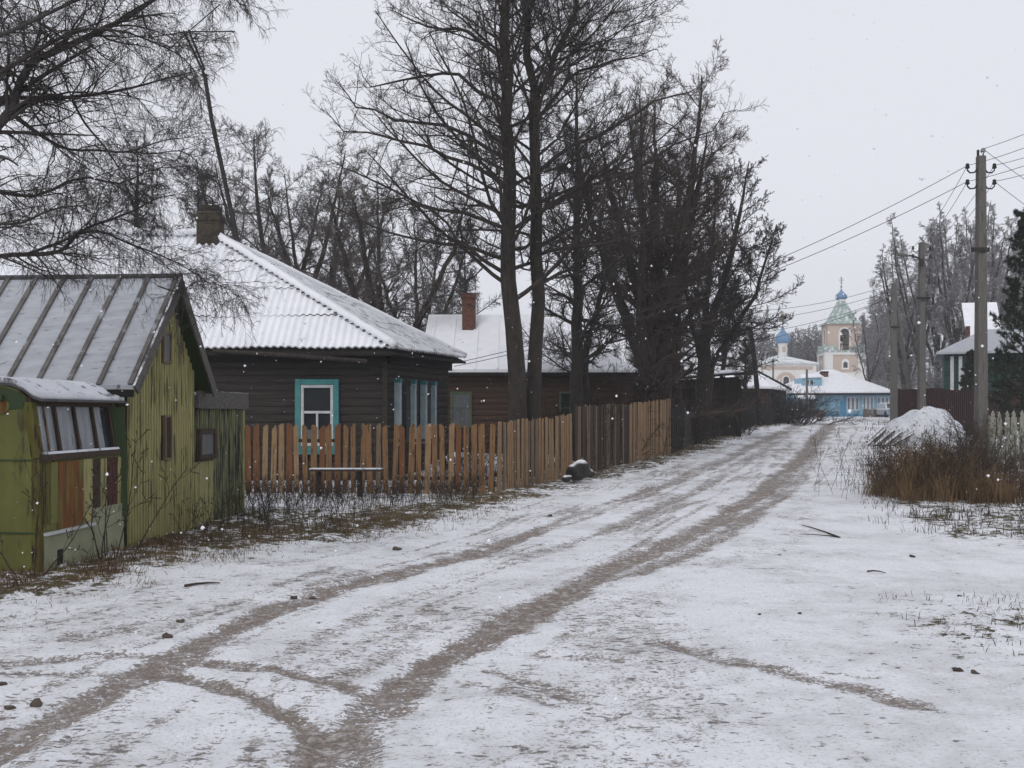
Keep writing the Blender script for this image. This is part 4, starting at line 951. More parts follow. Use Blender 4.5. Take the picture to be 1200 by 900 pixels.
bm_ = MB(); x = 0
while x < x1_ - x0_ - .02:
    bm_.fbox(f3, x, min(x + .19, x1_ - x0_), -.04, random.uniform(0, .02), zb - .3, 3.3 - .2 * (1 - x / (x1_ - x0_))); x += .2
obj('front_wall', bm_, 'barn', bn_)
obj('walls', MB().box(x0_, x1_ - .01, 45.05, 50, zb - .3, 3.1), 'barn', bn_)
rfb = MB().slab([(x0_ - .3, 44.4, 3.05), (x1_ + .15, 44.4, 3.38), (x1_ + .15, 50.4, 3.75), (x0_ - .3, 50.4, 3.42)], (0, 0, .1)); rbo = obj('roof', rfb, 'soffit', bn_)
obj('roof_snow', MB().slab([(x0_ - .3, 44.42, 3.153), (x1_ + .1, 44.42, 3.482), (x1_ + .1, 50.3, 3.85), (x0_ - .3, 50.3, 3.523)], (0, 0, .05)), 'roofsnow', rbo)
obj('corner_post', MB().box(x1_ - .06, x1_ + .08, 44.9, 45.02, zb - .3, 3.2), 'oldpole', bn_)
h3 = thing('cottage', (15, 61, gh(60)), 'low brown cottage with snowy hip roof beyond the barn', 'house')
e = [(XP(850, 57), 57, ZP(452.5, 57)), (XP(904, 57), 57, ZP(453, 57)), (XP(927, 64), 64, ZP(457, 64)), (XP(850, 66), 66, ZP(456, 66))]
k0, k1 = (XP(850, 60.5), 60.5, ZP(434, 60.5)), (XP(888, 60.5), 60.5, ZP(436, 60.5))
rr = MB()
for q in ((e[0], e[1], k1, k0), (e[1], e[2], k1), (e[2], e[3], k0, k1)): rr.slab(q, (0, 0, -.12))
r3 = obj('roof', rr, 'roofsnow', h3)
obj('verge_board', MB().tube([(k1[0], k1[1], k1[2] + .02), (e[1][0] + (e[2][0] - e[1][0]) * .98, e[2][1] - .2, e[2][2] + .03)], [.09, .09], 6), 'soffit', r3)
f4 = Fr((XP(852, 57.5), 57.5), (1, 0), 0); obj('front_wall', log_wall(f4, 0, XP(901, 57.5) - XP(852, 57.5), .6, ZP(453.5, 57.5), .25), 'logred', h3)
f5 = Fr((XP(901, 57.5), 57.52), (e[2][0] - e[1][0], 7), 0); obj('side_wall', log_wall(f5, 0, 6.5, .6, ZP(454.5, 57.5) - .03, .25), 'barn', h3)
obj('corner_post', MB().fbox(f4, 0, .12, .05, .1, .6, 2.9), 'stake_grey', h3)
# ================================================================== blue house at the end of the road
YB = 106.0; zb = gh(YB)
bh = thing('blue_house', (36, 110, zb), 'sky blue wooden house with wide snowy hip roof at the road end', 'house')
fbq = Fr((XP(931, YB), YB), (1, 0), 0); WB = XP(1044, YB) - XP(931, YB); ez = ZP(459, YB)
mbx = MB(); n = 16
for i in range(n):
    c0, c1 = zb - .2 + (ez - zb + .2) * i / n, zb - .2 + (ez - zb + .2) * (i + 1) / n
    mbx.fbox(fbq, 0, WB, -.1, .0 if i % 2 else .012, c0, c1)
obj('front_wall', mbx, 'bluehouse', bh)
obj('walls', MB().fbox(fbq, 0.01, WB - .01, -9, -.101, zb - .2, ez), 'bluehouse', bh)
for px in (990, 1008.5, 1025, 1043):
    a = XP(px, YB) - fbq.o[0]; obj('pilaster', MB().fbox(fbq, a - .12, a + .12, .013, .08, zb - .1, ez - .05), 'bluedark' if px < 1000 else 'bluehouse', bh)
e = [(XP(922, 105), 105, ez - .05), (XP(1050, 105), 105, ez + .02), (XP(1050, 105) - .2, 116, ez), (XP(922, 105), 116, ez)]
k0, k1 = (XP(964, 109.5), 109.5, ZP(433.5, 109.5)), (XP(977, 109.5), 109.5, ZP(433, 109.5))
rr = MB()
for q in ((e[0], e[1], k1, k0), (e[1], e[2], k1), (e[2], e[3], k0, k1), (e[3], e[0], k0)): rr.slab(q, (0, 0, -.14))
rb = obj('roof', rr, 'roofsnow', bh)
obj('eave_board', MB().box(e[0][0] + .1, e[1][0] - .1, 105.05, 105.15, ez - .40, ez - .17), 'soffit', bh)
cbx = MB().box(XP(963.5, 108), XP(970.5, 108), 108, 108.7, 5.2, ZP(435, 108)); cb = obj('chimney', cbx, 'brickred', rb)
obj('chimney_cap', MB().box(XP(963.5, 108) - .06, XP(970.5, 108) + .06, 107.94, 108.76, ZP(437, 108), ZP(435.4, 108)), 'black', cb)
# dormer
dm = Fr((XP(940, 106.2), 106.2), (1, 0), 0); dw = XP(963, 106.2) - XP(940, 106.2)
d_ = obj('dormer', MB().fbox(dm, 0, dw, -3, 0, ez - .1, ZP(443, 106.2)), 'bluehouse', bh)
obj('dormer_roof', MB().slab([dm(-.25, .25, ZP(443.5, 106.2)), dm(dw + .1, .25, ZP(442, 106.2)), dm(dw + .6, -3.2, ZP(437, 106.2)), dm(.8, -3.2, ZP(438, 106.2))], (0, 0, .09)), 'roofsnow', d_)
for a in (.34, .80):
    wq = window(dm, a, a + .42, ZP(451.5, 106.2), ZP(445, 106.2), d_, 'palewin', 'glass', w=.06, b0=.0, b1=.06, mull=0, transom=0)
# porch on the left
pf = Fr((XP(936, 104.4), 104.4), (1, 0), 0); pw = XP(953, 104.4) - XP(936, 104.4)
po = obj('porch', MB().fbox(pf, 0, pw, -1.5, 0, zb - .1, ZP(467, 104.4)), 'bluehouse', bh)
obj('porch_roof', MB().slab([pf(-.3, .35, ZP(467.5, 104.4)), pf(pw + .15, .35, ZP(467.5, 104.4)), pf(pw + .4, -1.5, ZP(461, 104.4)), pf(-.1, -1.5, ZP(461, 104.4))], (0, 0, .10)), 'roofsnow', po)
obj('porch_window', MB().fbox(pf, 1.1, 1.42, .0, .03, zb + .9, zb + 1.75), 'glass', po)
obj('porch_window', MB().fbox(pf, .06, .38, .0, .03, zb + .8, zb + 1.6), 'glass', po)
# windows and door
for p0, p1, p2, p3 in ((992, 1007, 465, 481), (1010.5, 1024, 465, 481), (1027.5, 1042, 465, 480)):
    a0, a1 = XP(p0, YB) - fbq.o[0], XP(p1, YB) - fbq.o[0]; c0, c1 = ZP(p3, YB), ZP(p2, YB)
    m3 = MB(); ww = (a1 - a0)
    for k in range(3): frame_mb(fbq, a0 + ww * k / 3, a0 + ww * (k + 1) / 3 - .03, c0, c1, .115, .014, .07, m3)
    wq = obj('window', m3, 'palewin', bh)
    pn = MB()
    for k in range(3): pn.fbox(fbq, a0 + ww * k / 3 + .10, a0 + ww * (k + 1) / 3 - .13, .0135, .02, c0 + .1, c1 - .1)
    obj('pane', pn, 'curtain', wq)
obj('door', MB().fbox(fbq, XP(984.5, YB) - fbq.o[0], XP(988.5, YB) - fbq.o[0], .013, .09, zb, ZP(470, YB)), 'bluedark', bh)
obj('plinth', MB().fbox(fbq, .02, WB - .02, .02, .12, zb - .2, zb + .28), 'bluedark', bh)
obj('gutter_pipe', MB().tube([fbq(WB + .1, .1, ez - .1), fbq(WB + .1, .1, zb)], [.06, .06], 6), 'bluedark', bh)
# little fences before it
picket_fence(fx(934, 98), fx(966, 98), .75, 22, .10, 'low_fence', 'low brown fence before the porch of the blue house', 'stake_grey', 'flat', (.2, .55), jit=.05)
picket_fence(fx(1012, 97), fx(1041, 97), .85, 20, .10, 'low_fence', 'low brown fence before the right windows of the blue house', 'stake_grey', 'flat', (.2, .6), jit=.05)

# ================================================================== church
YC = 150.0
cn_ = thing('church', (XP(922, 155), 155, 1.2), 'peach and white church nave with green hip roof and single blue onion dome', 'church')
xa, xb = XP(887.5, YC), XP(957, YC); zt = ZP(427.5, YC); fcn = Fr((xa, YC), (1, 0), 0); WN = xb - xa
obj('nave', MB().box(xa, xb, YC, YC + 9, 1.0, zt), 'plaster', cn_)
obj('cornice', MB().box(xa - .2, xb + .2, YC - .2, YC + 9.2, zt + .002, zt + .25), 'plaster', cn_)
obj('frieze', MB().fbox(fcn, .6, WN - .6, .005, .03, zt - .75, zt - .25), 'peach', cn_)
apx = ((xa + xb) / 2 + .1, YC + 4.5, ZP(415.5, YC + 4.5)); z0 = zt + .25
c4 = [(xa - .35, YC - .35, z0), (xb + .35, YC - .35, z0), (xb + .35, YC + 9.35, z0), (xa - .35, YC + 9.35, z0)]
rr = MB()
for i in range(4): rr.slab([c4[i], c4[(i + 1) % 4], apx], (0, 0, -.08))
obj('roof', rr, 'copper_snow', cn_)
arch = lambda fr, a0, a1, c0, c1, b0, b1, n=10: MB().slab([fr(a0, b0, c0), fr(a1, b0, c0)] + [fr((a0 + a1) / 2 + (a1 - a0) / 2 * math.cos(PI * i / n), b0, c1 - (a1 - a0) / 2 + (a1 - a0) / 2 * math.sin(PI * i / n)) for i in range(n + 1)], [fr(0, b1, 0)[k] - fr(0, b0, 0)[k] for k in range(3)])
xm = XP(921, YC) - xa
obj('arch_panel', arch(fcn, xm - 1.55, xm + 1.55, 1.2, ZP(436, YC), .004, .06), 'peach', cn_)
wq = obj('arched_window', arch(fcn, xm - .62, xm + .62, 4, ZP(440, YC), .062, .12), 'plaster', cn_); obj('pane', arch(fcn, xm - .42, xm + .42, 4.1, ZP(441.3, YC), .121, .14), 'glass', wq)
dx, dy = XP(917.3, YC + 4.5), YC + 4.5; zs = lambda py: ZP(py, YC + 4.5)
drum = obj('drum', MB().lathe([(.68, zs(418)), (.68, zs(404)), (.8, zs(403.6)), (.8, zs(402.6))], dx, dy, 16), 'plaster', cn_, smooth=False)
for q in range(4):
    a = q * PI / 2 - PI / 2; fr = Fr((dx + .66 * math.cos(a) + .25 * math.sin(a), dy + .66 * math.sin(a) - .25 * math.cos(a)), (-math.sin(a), math.cos(a)), 0)
    obj('drum_window', arch(fr, .0, .5, zs(413), zs(406), .0, .05), 'peach', drum)
def onion(cx, cy, zb_, zt_, r):
    P = [(.62, 0), (.84, .05), (.97, .13), (1.0, .22), (.97, .31), (.88, .40), (.74, .48), (.56, .56), (.40, .63), (.28, .70), (.19, .78), (.12, .86), (.07, .94), (.035, 1)]
    return MB().lathe([(r * a, zb_ + (zt_ - zb_) * b) for a, b in P], cx, cy, 24)
def cross(cx, cy, z0_, z1_, parent):
    h = z1_ - z0_; mb = MB().tube([(cx, cy, z0_), (cx, cy, z1_)], [.06, .05], 6)
    mb.box(cx - h * .2, cx + h * .2, cy - .04, cy + .04, z0_ + h * .66, z0_ + h * .66 + .1); mb.box(cx - h * .1, cx + h * .1, cy - .04, cy + .04, z0_ + h * .84, z0_ + h * .84 + .09)
    mb.hexa([(cx - h * .12, cy - .04, z0_ + h * .48), (cx + h * .12, cy - .04, z0_ + h * .42), (cx + h * .12, cy + .04, z0_ + h * .42), (cx - h * .12, cy + .04, z0_ + h * .48)], [(cx - h * .12, cy - .04, z0_ + h * .48 + .09), (cx + h * .12, cy - .04, z0_ + h * .42 + .09), (cx + h * .12, cy + .04, z0_ + h * .42 + .09), (cx - h * .12, cy + .04, z0_ + h * .48 + .09)])
    mb.lathe([(.02, z0_ - .02), (.16, z0_ + .1), (.16, z0_ + .22), (.02, z0_ + .34)], cx, cy, 10)
    return obj('cross', mb, 'gold', parent)
do = obj('onion_dome', onion(dx, dy, zs(402.6), zs(381), 1.25), 'dome', cn_, smooth=True); cross(dx, dy, zs(381), zs(364), do)
# bell tower
YT = 152.0
bt = thing('bell_tower', (XP(993, YT + 3), YT + 3, 1.2), 'peach and white bell tower with open arch, green tent roof and small blue dome', 'bell tower')
th_ = math.radians(-7); ut = (math.cos(th_), math.sin(th_))
xa, xb = XP(970.5, YT), XP(1016.5, YT); S = xb - xa; ctr = ((xa + xb) / 2, YT + S / 2)
def side(k, half):
    a = th_ + k * PI / 2; u = (math.cos(a), math.sin(a)); n_ = (u[1], -u[0])
    return Fr((ctr[0] + n_[0] * half - u[0] * half, ctr[1] + n_[1] * half - u[1] * half), u, 0)
zT = lambda py: ZP(py, YT)
h1_ = S / 2; f0 = side(0, h1_)
lowt = MB().fbox(f0, 0, S, -S, 0, 1.0, zT(413.5)); lo_ = obj('lower_tier', lowt, 'peach', bt)
for k in range(4):
    fk = side(k, h1_)
    mb = MB(); mb.fbox(fk, -.02, 1.15, .003, .10, 1.0, zT(413.5) - .3); mb.fbox(fk, S - 1.15, S + .02, .003, .10, 1.0, zT(413.5) - .3); mb.fbox(fk, 1.15, S - 1.15, .003, .09, 1.0, zT(436.5))
    obj('white_pilaster', mb, 'plaster', lo_)
    wq = obj('arched_window', arch(fk, S / 2 - .55, S / 2 + .55, zT(433), zT(420.5), .004, .08), 'plaster', lo_)
    obj('pane', arch(fk, S / 2 - .32, S / 2 + .32, zT(431), zT(424), .081, .1), 'glass', wq)
    for a in (1.0, S - 1.0):
        obj('small_gable', MB().slab([fk(a - .95, .15, zT(410.5)), fk(a + .95, .15, zT(410.5)), fk(a, .15, zT(402.5))], [fk(0, -.9, 0)[i] - fk(0, 0, 0)[i] for i in range(3)]), 'copper', lo_)
obj('cornice', MB().fbox(side(0, h1_ + .15), 0, S + .3, -S - .3, 0, zT(413.5) - .29, zT(413.5) + .12), 'plaster', lo_)
obj('tier_roof', MB().fbox(side(0, h1_ + .22), 0, S + .44, -S - .44, 0, zT(413.5) + .121, zT(410.5)), 'copper', lo_)
S2 = S - 1.0; h2_ = S2 / 2; b0z, b1z = zT(410.5), zT(379)
up_ = []
aw_ = 1.38; az0, az1 = zT(410), zT(384.5)
for k in range(4):
    fk = side(k, h2_); n = 12; c = S2 / 2; r_ = aw_ / 2
    mb = MB(); tt = -.5; wl_ = .503 if k % 2 else 0.0; wr_ = S2 - wl_
    mb.fbox(fk, wl_, c - r_, tt, 0, b0z, b1z); mb.fbox(fk, c + r_, wr_, tt, 0, b0z, b1z)
    for i in range(n):
        t0_, t1_ = PI - PI * i / n, PI - PI * (i + 1) / n
        xx0, xx1 = c + r_ * math.cos(t0_), c + r_ * math.cos(t1_); zz0, zz1 = az1 - r_ + r_ * math.sin(t0_), az1 - r_ + r_ * math.sin(t1_)
        mb.hexa([fk(xx0, tt, zz0), fk(xx1, tt, zz1), fk(xx1, 0, zz1), fk(xx0, 0, zz0)], [fk(xx0, tt, b1z), fk(xx1, tt, b1z), fk(xx1, 0, b1z), fk(xx0, 0, b1z)])
    wo = obj('belfry_wall', mb, 'peach', bt)
    ar = MB()
    for i in range(n):
        t0_, t1_ = PI - PI * i / n, PI - PI * (i + 1) / n; q = lambda rad, t: (c + rad * math.cos(t), az1 - r_ + rad * math.sin(t))
        A0, A1, B0, B1 = q(r_, t0_), q(r_, t1_), q(r_ + .2, t0_), q(r_ + .2, t1_)
        ar.hexa([fk(A0[0], .003, A0[1]), fk(A1[0], .003, A1[1]), fk(A1[0], .07, A1[1]), fk(A0[0], .07, A0[1])], [fk(B0[0], .003, B0[1]), fk(B1[0], .003, B1[1]), fk(B1[0], .07, B1[1]), fk(B0[0], .07, B0[1])])
    ar.fbox(fk, c - r_ - .2, c - r_, .003, .07, az0, az1 - r_); ar.fbox(fk, c + r_, c + r_ + .2, .003, .07, az0, az1 - r_)
    obj('arch_trim', ar, 'plaster', wo)
bm_ = MB(); bm_.fbox(f0, .6, S - .6, -S / 2 - .1, -S / 2 + .1, zT(392), zT(391)); bm_.fbox(f0, .6, S - .6, -S / 2 - .1, -S / 2 + .1, zT(403), zT(402)); bmo = obj('bell_beam', bm_, 'soffit', bt)
for ox, rr_ in ((0, .42), (-.6, .22), (.62, .2)):
    bx_, by_ = ctr[0] + ox, ctr[1]; zt_ = zT(392)
    obj('bell', MB().lathe([(rr_ * 1.0, zt_ - rr_ * 1.9), (rr_ * .78, zt_ - rr_ * 1.5), (rr_ * .6, zt_ - rr_ * .8), (rr_ * .5, zt_ - rr_ * .35), (rr_ * .12, zt_ - rr_ * .1)], bx_, by_, 14), 'bell', bmo, smooth=True)
# tent roof, eight sided on a square base with flared eaves
hb = h2_ + .45
def sq(h, z): return [(ctr[0] + h * (sx * ut[0] - sy * ut[1]), ctr[1] + h * (sx * ut[1] + sy * ut[0]), z) for sx, sy in ((-1, -1), (1, -1), (1, 1), (-1, 1))]
def oct_(h, z, t=.41): # square with cut corners
    r = []
    for sx, sy in ((-t, -1), (t, -1), (1, -t), (1, t), (t, 1), (-t, 1), (-1, t), (-1, -t)): r.append((ctr[0] + h * (sx * ut[0] - sy * ut[1]), ctr[1] + h * (sx * ut[1] + sy * ut[0]), z))
    return r
rings = [oct_(hb, zT(379), .96), oct_(hb - .9, zT(373.2), .6), oct_(.62, zT(351), .41)]
mb = MB(); mb.add([p for r in rings for p in r], [(i * 8 + j, i * 8 + (j + 1) % 8, (i + 1) * 8 + (j + 1) % 8, (i + 1) * 8 + j) for i in range(2) for j in range(8)] + [tuple(range(8))[::-1], tuple(range(16, 24))])
tr_ = obj('tent_roof', mb, 'copper', bt)
obj('lantern', MB().lathe([(.62, zT(351.2)), (.58, zT(349.5)), (.72, zT(349)), (.72, zT(348.4))], *ctr, 12), 'plaster', tr_)
do = obj('onion_dome', onion(*ctr, zT(348.4), zT(334.5), .92), 'dome', tr_, smooth=True); cross(*ctr, zT(334.5), zT(321), do)

# ================================================================== right side: poles, mound, fences, green house, car
def concrete_pole(px, Y, ytop, label, hooks=(), wd=.15):
    x = XP(px, Y); z0_ = gh(Y); z1_ = ZP(ytop, Y); t = thing('utility_pole', (x, Y, z0_), label, 'utility pole', 'concrete utility poles along the right side of the road')
    mb = MB(); b_, q = wd, wd * .68
    mb.hexa([(x - b_, Y - b_, z0_ - .3), (x + b_, Y - b_, z0_ - .3), (x + b_, Y + b_, z0_ - .3), (x - b_, Y + b_, z0_ - .3)], [(x - q, Y - q, z1_), (x + q, Y - q, z1_), (x + q, Y + q, z1_), (x - q, Y + q, z1_)])
    obj('post', mb, 'concrete', t, bevel=.015)
    pts = []
    for sx, dz in hooks:
        hz = z1_ - dz; w0 = q * sx
        hk = obj('hook', MB().tube([(x + w0 * .9, Y, hz), (x + w0 + sx * .08, Y, hz - .11), (x + w0 + sx * .20, Y, hz - .12), (x + w0 + sx * .27, Y, hz - .05), (x + w0 + sx * .27, Y, hz + .03)], [.022] * 5, 6), 'iron', t)
        obj('insulator', MB().lathe([(.03, hz - .01), (.06, hz + .01), (.06, hz + .05), (.045, hz + .07), (.05, hz + .12), (.02, hz + .14)], x + w0 + sx * .27, Y, 10), 'porcelain' if dz < 0 else 'iron', hk)
        pts.append((x + w0 + sx * .27, Y, hz + .08))
    return t, pts, x, z1_
p1, h1, p1x, p1z = concrete_pole(1149.5, 27.5, 183, 'tall nearest utility pole with hooked insulators, before the green house', ((-1, .34), (-1, .78), (1, .34), (1, .78)))
tp = MB().tube([(p1x + .06, 27.5, p1z - .05), (p1x + .06, 27.5, p1z + .16)], [.02, .02], 6); hk = obj('top_pin', tp, 'iron', p1); obj('insulator', MB().lathe([(.05, p1z + .1), (.075, p1z + .13), (.06, p1z + .2), (.02, p1z + .23)], p1x + .06, 27.5, 10), 'porcelain', hk)
obj('top_spike', MB().box(p1x - .10, p1x - .06, 27.46, 27.54, p1z - .02, p1z + .17), 'iron', p1)
obj('clamp_band', MB().box(p1x - .34, p1x + .16, 27.33, 27.36, ZP(296, 27.5), ZP(291, 27.5)), 'iron', p1)
p2, h2p, p2x, p2z = concrete_pole(1080, 43, 284, 'middle utility pole with a bent street lamp arm, rising behind the snowy mound', ((-1, .3), (1, .3), (-1, .65), (1, .65)), .15)
arm = MB().tube([(p2x - .1, 43, ZP(302, 43)), (p2x - .45, 43, ZP(300, 43)), (p2x - .75, 43, ZP(299, 43))], [.035, .03, .03], 6); ao = obj('lamp_arm', arm, 'iron', p2)
obj('lamp_head', MB().hexa([(p2x - 1.0, 42.9, ZP(299.5, 43)), (p2x - .6, 42.9, ZP(300.5, 43)), (p2x - .6, 43.1, ZP(300.5, 43)), (p2x - 1.0, 43.1, ZP(299.5, 43))], [(p2x - .95, 42.93, ZP(296.5, 43)), (p2x - .62, 42.93, ZP(298, 43)), (p2x - .62, 43.07, ZP(298, 43)), (p2x - .95, 43.07, ZP(296.5, 43))]), 'concrete', ao)
obj('clamp_band', MB().box(p2x - .28, p2x + .28, 42.8, 42.84, ZP(351.5, 43), ZP(348.5, 43)), 'iron', p2)
obj('meter_box', MB().box(p2x - .20, p2x - .02, 42.72, 42.82, ZP(313, 43), ZP(304, 43)), 'iron', p2)
p3, h3p, p3x, p3z = concrete_pole(1047.5, 59, 332, 'farthest utility pole with a slanting brace, right of the bell tower', ((-1, .25), (1, .25), (-1, .6), (1, .6), (-1, 1.0), (1, 1.0)), .18)
bx_, by_ = XP(1073, 60), 60.0
obj('brace', MB().tube([(p3x + .1, 59.1, ZP(351, 59)), (bx_, by_, gh(60) - .2)], [.12, .15], 6), 'concrete', p3)
obj('clamp_band', MB().box(p3x - .28, p3x + .28, 58.78, 58.82, ZP(385, 59), ZP(382.5, 59)), 'iron', p3)
p0, h0, p0x, p0z = concrete_pole(1690, 14, -120, 'utility pole by the camera side of the road', ((-1, .34), (-1, .78), (1, .34), (1, .78)))
# old wooden pole left, thin pole before the blue house
YW = 56.; xw = XP(884, YW); wp = thing('wooden_pole', (XP(890, YW), YW, gh(YW)), 'leaning dark wooden pole at the left roadside beside the round bush', 'utility pole')
obj('post', MB().tube([(XP(891, YW), YW, gh(YW) - .3), (XP(885, YW), YW, ZP(430, YW)), (XP(879.5, YW), YW, ZP(383, YW))], [.17, .14, .12], 8), 'oldpole', wp)
for i, dz in enumerate((.1, .45)): obj('insulator', MB().lathe([(.03, ZP(383, YW) - dz), (.06, ZP(383, YW) - dz + .06), (.02, ZP(383, YW) - dz + .14)], XP(879.5, YW) + .2, YW, 8), 'iron', wp)
YN = 92.; o = obj('wooden_pole', MB().tube([(XP(945.5, YN), YN, gh(YN) - .3), (XP(945.5, YN), YN, ZP(433, YN))], [.13, .10], 8), 'concrete'); centred(o, (XP(945.5, YN), YN, gh(YN))); tag(o, 'plain grey pole standing before the porch of the blue house', 'utility pole')
o = obj('wooden_pole', MB().tube([(XP(906, 130), 130, 1), (XP(906, 130), 130, ZP(421, 130))], [.14, .11], 8), 'concrete'); centred(o, (XP(906, 130), 130, 1.27)); tag(o, 'short far grey pole in front of the church nave', 'utility pole')
# wires
def wire(p, q, sag, label, r=.008, n=18):
    pts = []
    for i in range(n + 1):
        t = i / n; pts.append(tuple(p[k] + (q[k] - p[k]) * t - (4 * sag * t * (1 - t) if k == 2 else 0) for k in range(3)))
    o = obj('overhead_wire', MB().tube(pts, [r] * (n + 1), 5), 'wire'); centred(o, p); tag(o, label, 'wire', 'overhead wires strung between the poles'); return o
W1 = 'upper of two wires sagging from the tall near pole to the dark log house'
wire(h1[0], (-1.65, 27.6, 3.02), .62, W1, .009); wire(h1[1], (-1.62, 27.8, 2.95), .58, 'lower of two wires sagging from the tall near pole to the dark log house', .009)
for a, bq, s, lb in ((h1[2], h0[2], .5, 'upper right hook'), (h1[3], h0[3], .5, 'lower right hook'), (h1[0], h0[0], .5, 'upper left hook'), (h1[1], h0[1], .5, 'lower left hook'), ((p1x + .06, 27.5, p1z + .2), (p0x, 14, p0z + .1), .4, 'top pin')):
    wire(a, bq, s, 'wire rising off to the right from the %s of the tall near pole' % lb)
for a, bq, lb in ((h1[0], h2p[0], 'upper left'), (h1[1], h2p[2], 'lower left'), (h1[2], h2p[1], 'upper right'), (h1[3], h2p[3], 'lower right')): wire(a, bq, .22, 'wire from the %s hook of the tall near pole to the lamp pole' % lb)
for i, lb in enumerate(('upper left', 'upper right', 'lower left', 'lower right')): wire(h2p[i], h3p[i], .2, 'wire from the %s hook of the lamp pole to the braced far pole' % lb)
for i, (px, py, lb) in enumerate(((866, 365, 'topmost'), (862, 376, 'second'), (868, 392, 'third'), (864, 404, 'lowest'))):
    wire(h3p[(0, 2, 4, 4)[i]], W(px, py, 66), .35, '%s of four wires running left from the braced far pole past the church' % lb, .014)
wire((p1x + .06, 27.5, p1z + .2), W(1330, 290, 36), .15, 'thin service wire falling rightwards from the top of the tall near pole'); wire(h1[3], W(1340, 330, 36), .15, 'thin service wire falling rightwards from the lower hook to the pine')

# snowy mound with boards
mx, my = XP(1080, 39), 39.0; mz = gh(my)
md = thing('covered_heap', (mx, my, mz), 'rounded heap under a snowy sheet with loose boards at its left end', 'heap')
me = lump((0, 0, 0), 1.0, 21, (1, 1, 1), 5, .05)
for v in me.vertices:
    p = v.co; x = p.x; z = max(p.z, -.25); r_ = math.hypot(p.x, p.y)
    p.x = mx + .1 + x * 1.72 - max(0, -x - .5) * .4; p.y = my + p.y * 1.15; p.z = mz + z * 1.42 * (1 - .12 * max(0, -x)) + .05 * math.sin(9 * x + 4 * p.y) + .04 * math.sin(17 * x)
link('snowy_sheet', me, 'tarp', md)
bdm = [((-2.1, -.75, .02), (-.9, -.6, .95)), ((-1.85, -.95, .02), (-.7, -.8, .85)), ((-2.3, -.45, .03), (-1.1, -.3, 1.0)), ((-1.55, -1.05, .03), (-.35, -.95, .7)), ((-2.2, -.2, .15), (-1.2, -.1, 1.05))]
for (a, b_) in bdm:
    b_ = tuple(a[k] + (b_[k] - a[k]) * .62 for k in range(3))
    a = Vector(a) + Vector((mx, my, mz)); b_ = Vector(b_) + Vector((mx, my, mz)); d = (b_ - a).normalized(); s_ = Vector((.35, -1, .1)); s_ = (s_ - d * s_.dot(d)).normalized() * .10; n_ = d.cross(s_).normalized() * .025
    if n_.z < 0: n_ = -n_
    obj('board', MB().hexa([a - s_ - n_, a + s_ - n_, b_ + s_ - n_, b_ - s_ - n_], [a - s_ + n_, a + s_ + n_, b_ + s_ + n_, b_ - s_ + n_]), 'snowyboards', md)
# maroon sheet fence
YM = 46.; t = thing('sheet_fence', (XP(1118, YM), YM, gh(YM)), 'maroon profiled metal fence behind the lamp pole', 'fence')
xa, xb = XP(1054, YM), XP(1184, YM); ztop = ZP(456, YM); n = int((xb - xa) / .1)
for k in range(5):
    q0, q1 = xa + (xb - xa) * k / 5, xa + (xb - xa) * (k + 1) / 5 - .012; mb = MB(); n = 44; vs = []
    for i in range(n + 1):
        x = q0 + (q1 - q0) * i / n; y = YM - (.03 if (i // 2) % 2 else 0)
        dz = random.uniform(0, .0) + (.06 if k % 2 else 0) - .05 * k * .4
        vs += [(x, y, .3), (x, y, ztop + dz), (x, y + .012, .3), (x, y + .012, ztop + dz)]
    mb.add(vs, [f for i in range(n) for o_ in [i * 4] for f in ((o_, o_ + 4, o_ + 5, o_ + 1), (o_ + 2, o_ + 3, o_ + 7, o_ + 6), (o_ + 1, o_ + 5, o_ + 7, o_ + 3))])
    obj('sheet', mb, 'maroon', t)
obj('rail', MB().box(xa, xb, YM + .02, YM + .08, ztop - .4, ztop - .33), 'oldpole', t)
for k in range(6): x = xa + (xb - xa) * k / 5; obj('post', MB().box(x - .04, x + .04, YM + .02, YM + .1, .3, ztop + .03), 'oldpole', t)
# pale picket fence right
picket_fence((XP(1159, 27.2), 27.2), (XP(1159, 27.2) + 4.6, 26.2), 1.62, 26, .135, 'picket_fence', 'pale mossy fence with spear shaped pickets at the right edge', 'palefence', 'spear', (.3, 1.12), post_mat='palefence', th=.03, jit=.03, up=0)
# green house
YG = 56.; gr = thing('green_house', (26, 58, gh(YG)), 'dark green wooden house under a low grey roof and steep white roof', 'house')
ug = (.93, -.37); fg = Fr((XP(1106, YG), YG), ug, 0); WG = 7.5; zg0, zg1 = .8, ZP(416, YG)
obj('front_wall', log_wall(fg, 0, WG, zg0, zg1, .2, .02), 'green', gr)
obj('walls', MB().fbox(fg, .05, WG - .02, -5, -.21, zg0, zg1), 'green', gr)
for a in (.42, .85, 1.42, 2.0): obj('white_post', MB().fbox(fg, a - .09, a + .09, .05, .17, zg0, zg1 - .1), 'white', gr)
obj('veranda_rail', MB().fbox(fg, .3, 2.1, .06, .14, 2.2, 2.3), 'white', gr)
for a in (.95, 3.9): window(fg, a, a + .8, 1.9, 4.2, gr, 'white', 'glass', w=.09, b0=.03, b1=.09, transom=.6)
obj('red_panel', MB().fbox(fg, 3.35, 3.8, .04, .08, zg0, 3.3), 'rustred', gr)
eA, eB = fg(-.4, .55, ZP(412.5, 55.5)), fg(WG + .4, .55, ZP(412.5, 55.5)); rA, rB = fg(2.2, -2.3, 6.45), fg(WG + .4, -2.3, 6.6); bA, bB = fg(-.4, -5.2, 4.9), fg(WG + .4, -5.2, 4.9)
rr = MB(); rr.slab([eA, eB, rB, rA], (0, 0, -.12)); rr.slab([bA, eA, rA], (0, 0, -.12)); rr.slab([bB, bA, rA, rB], (0, 0, -.12))
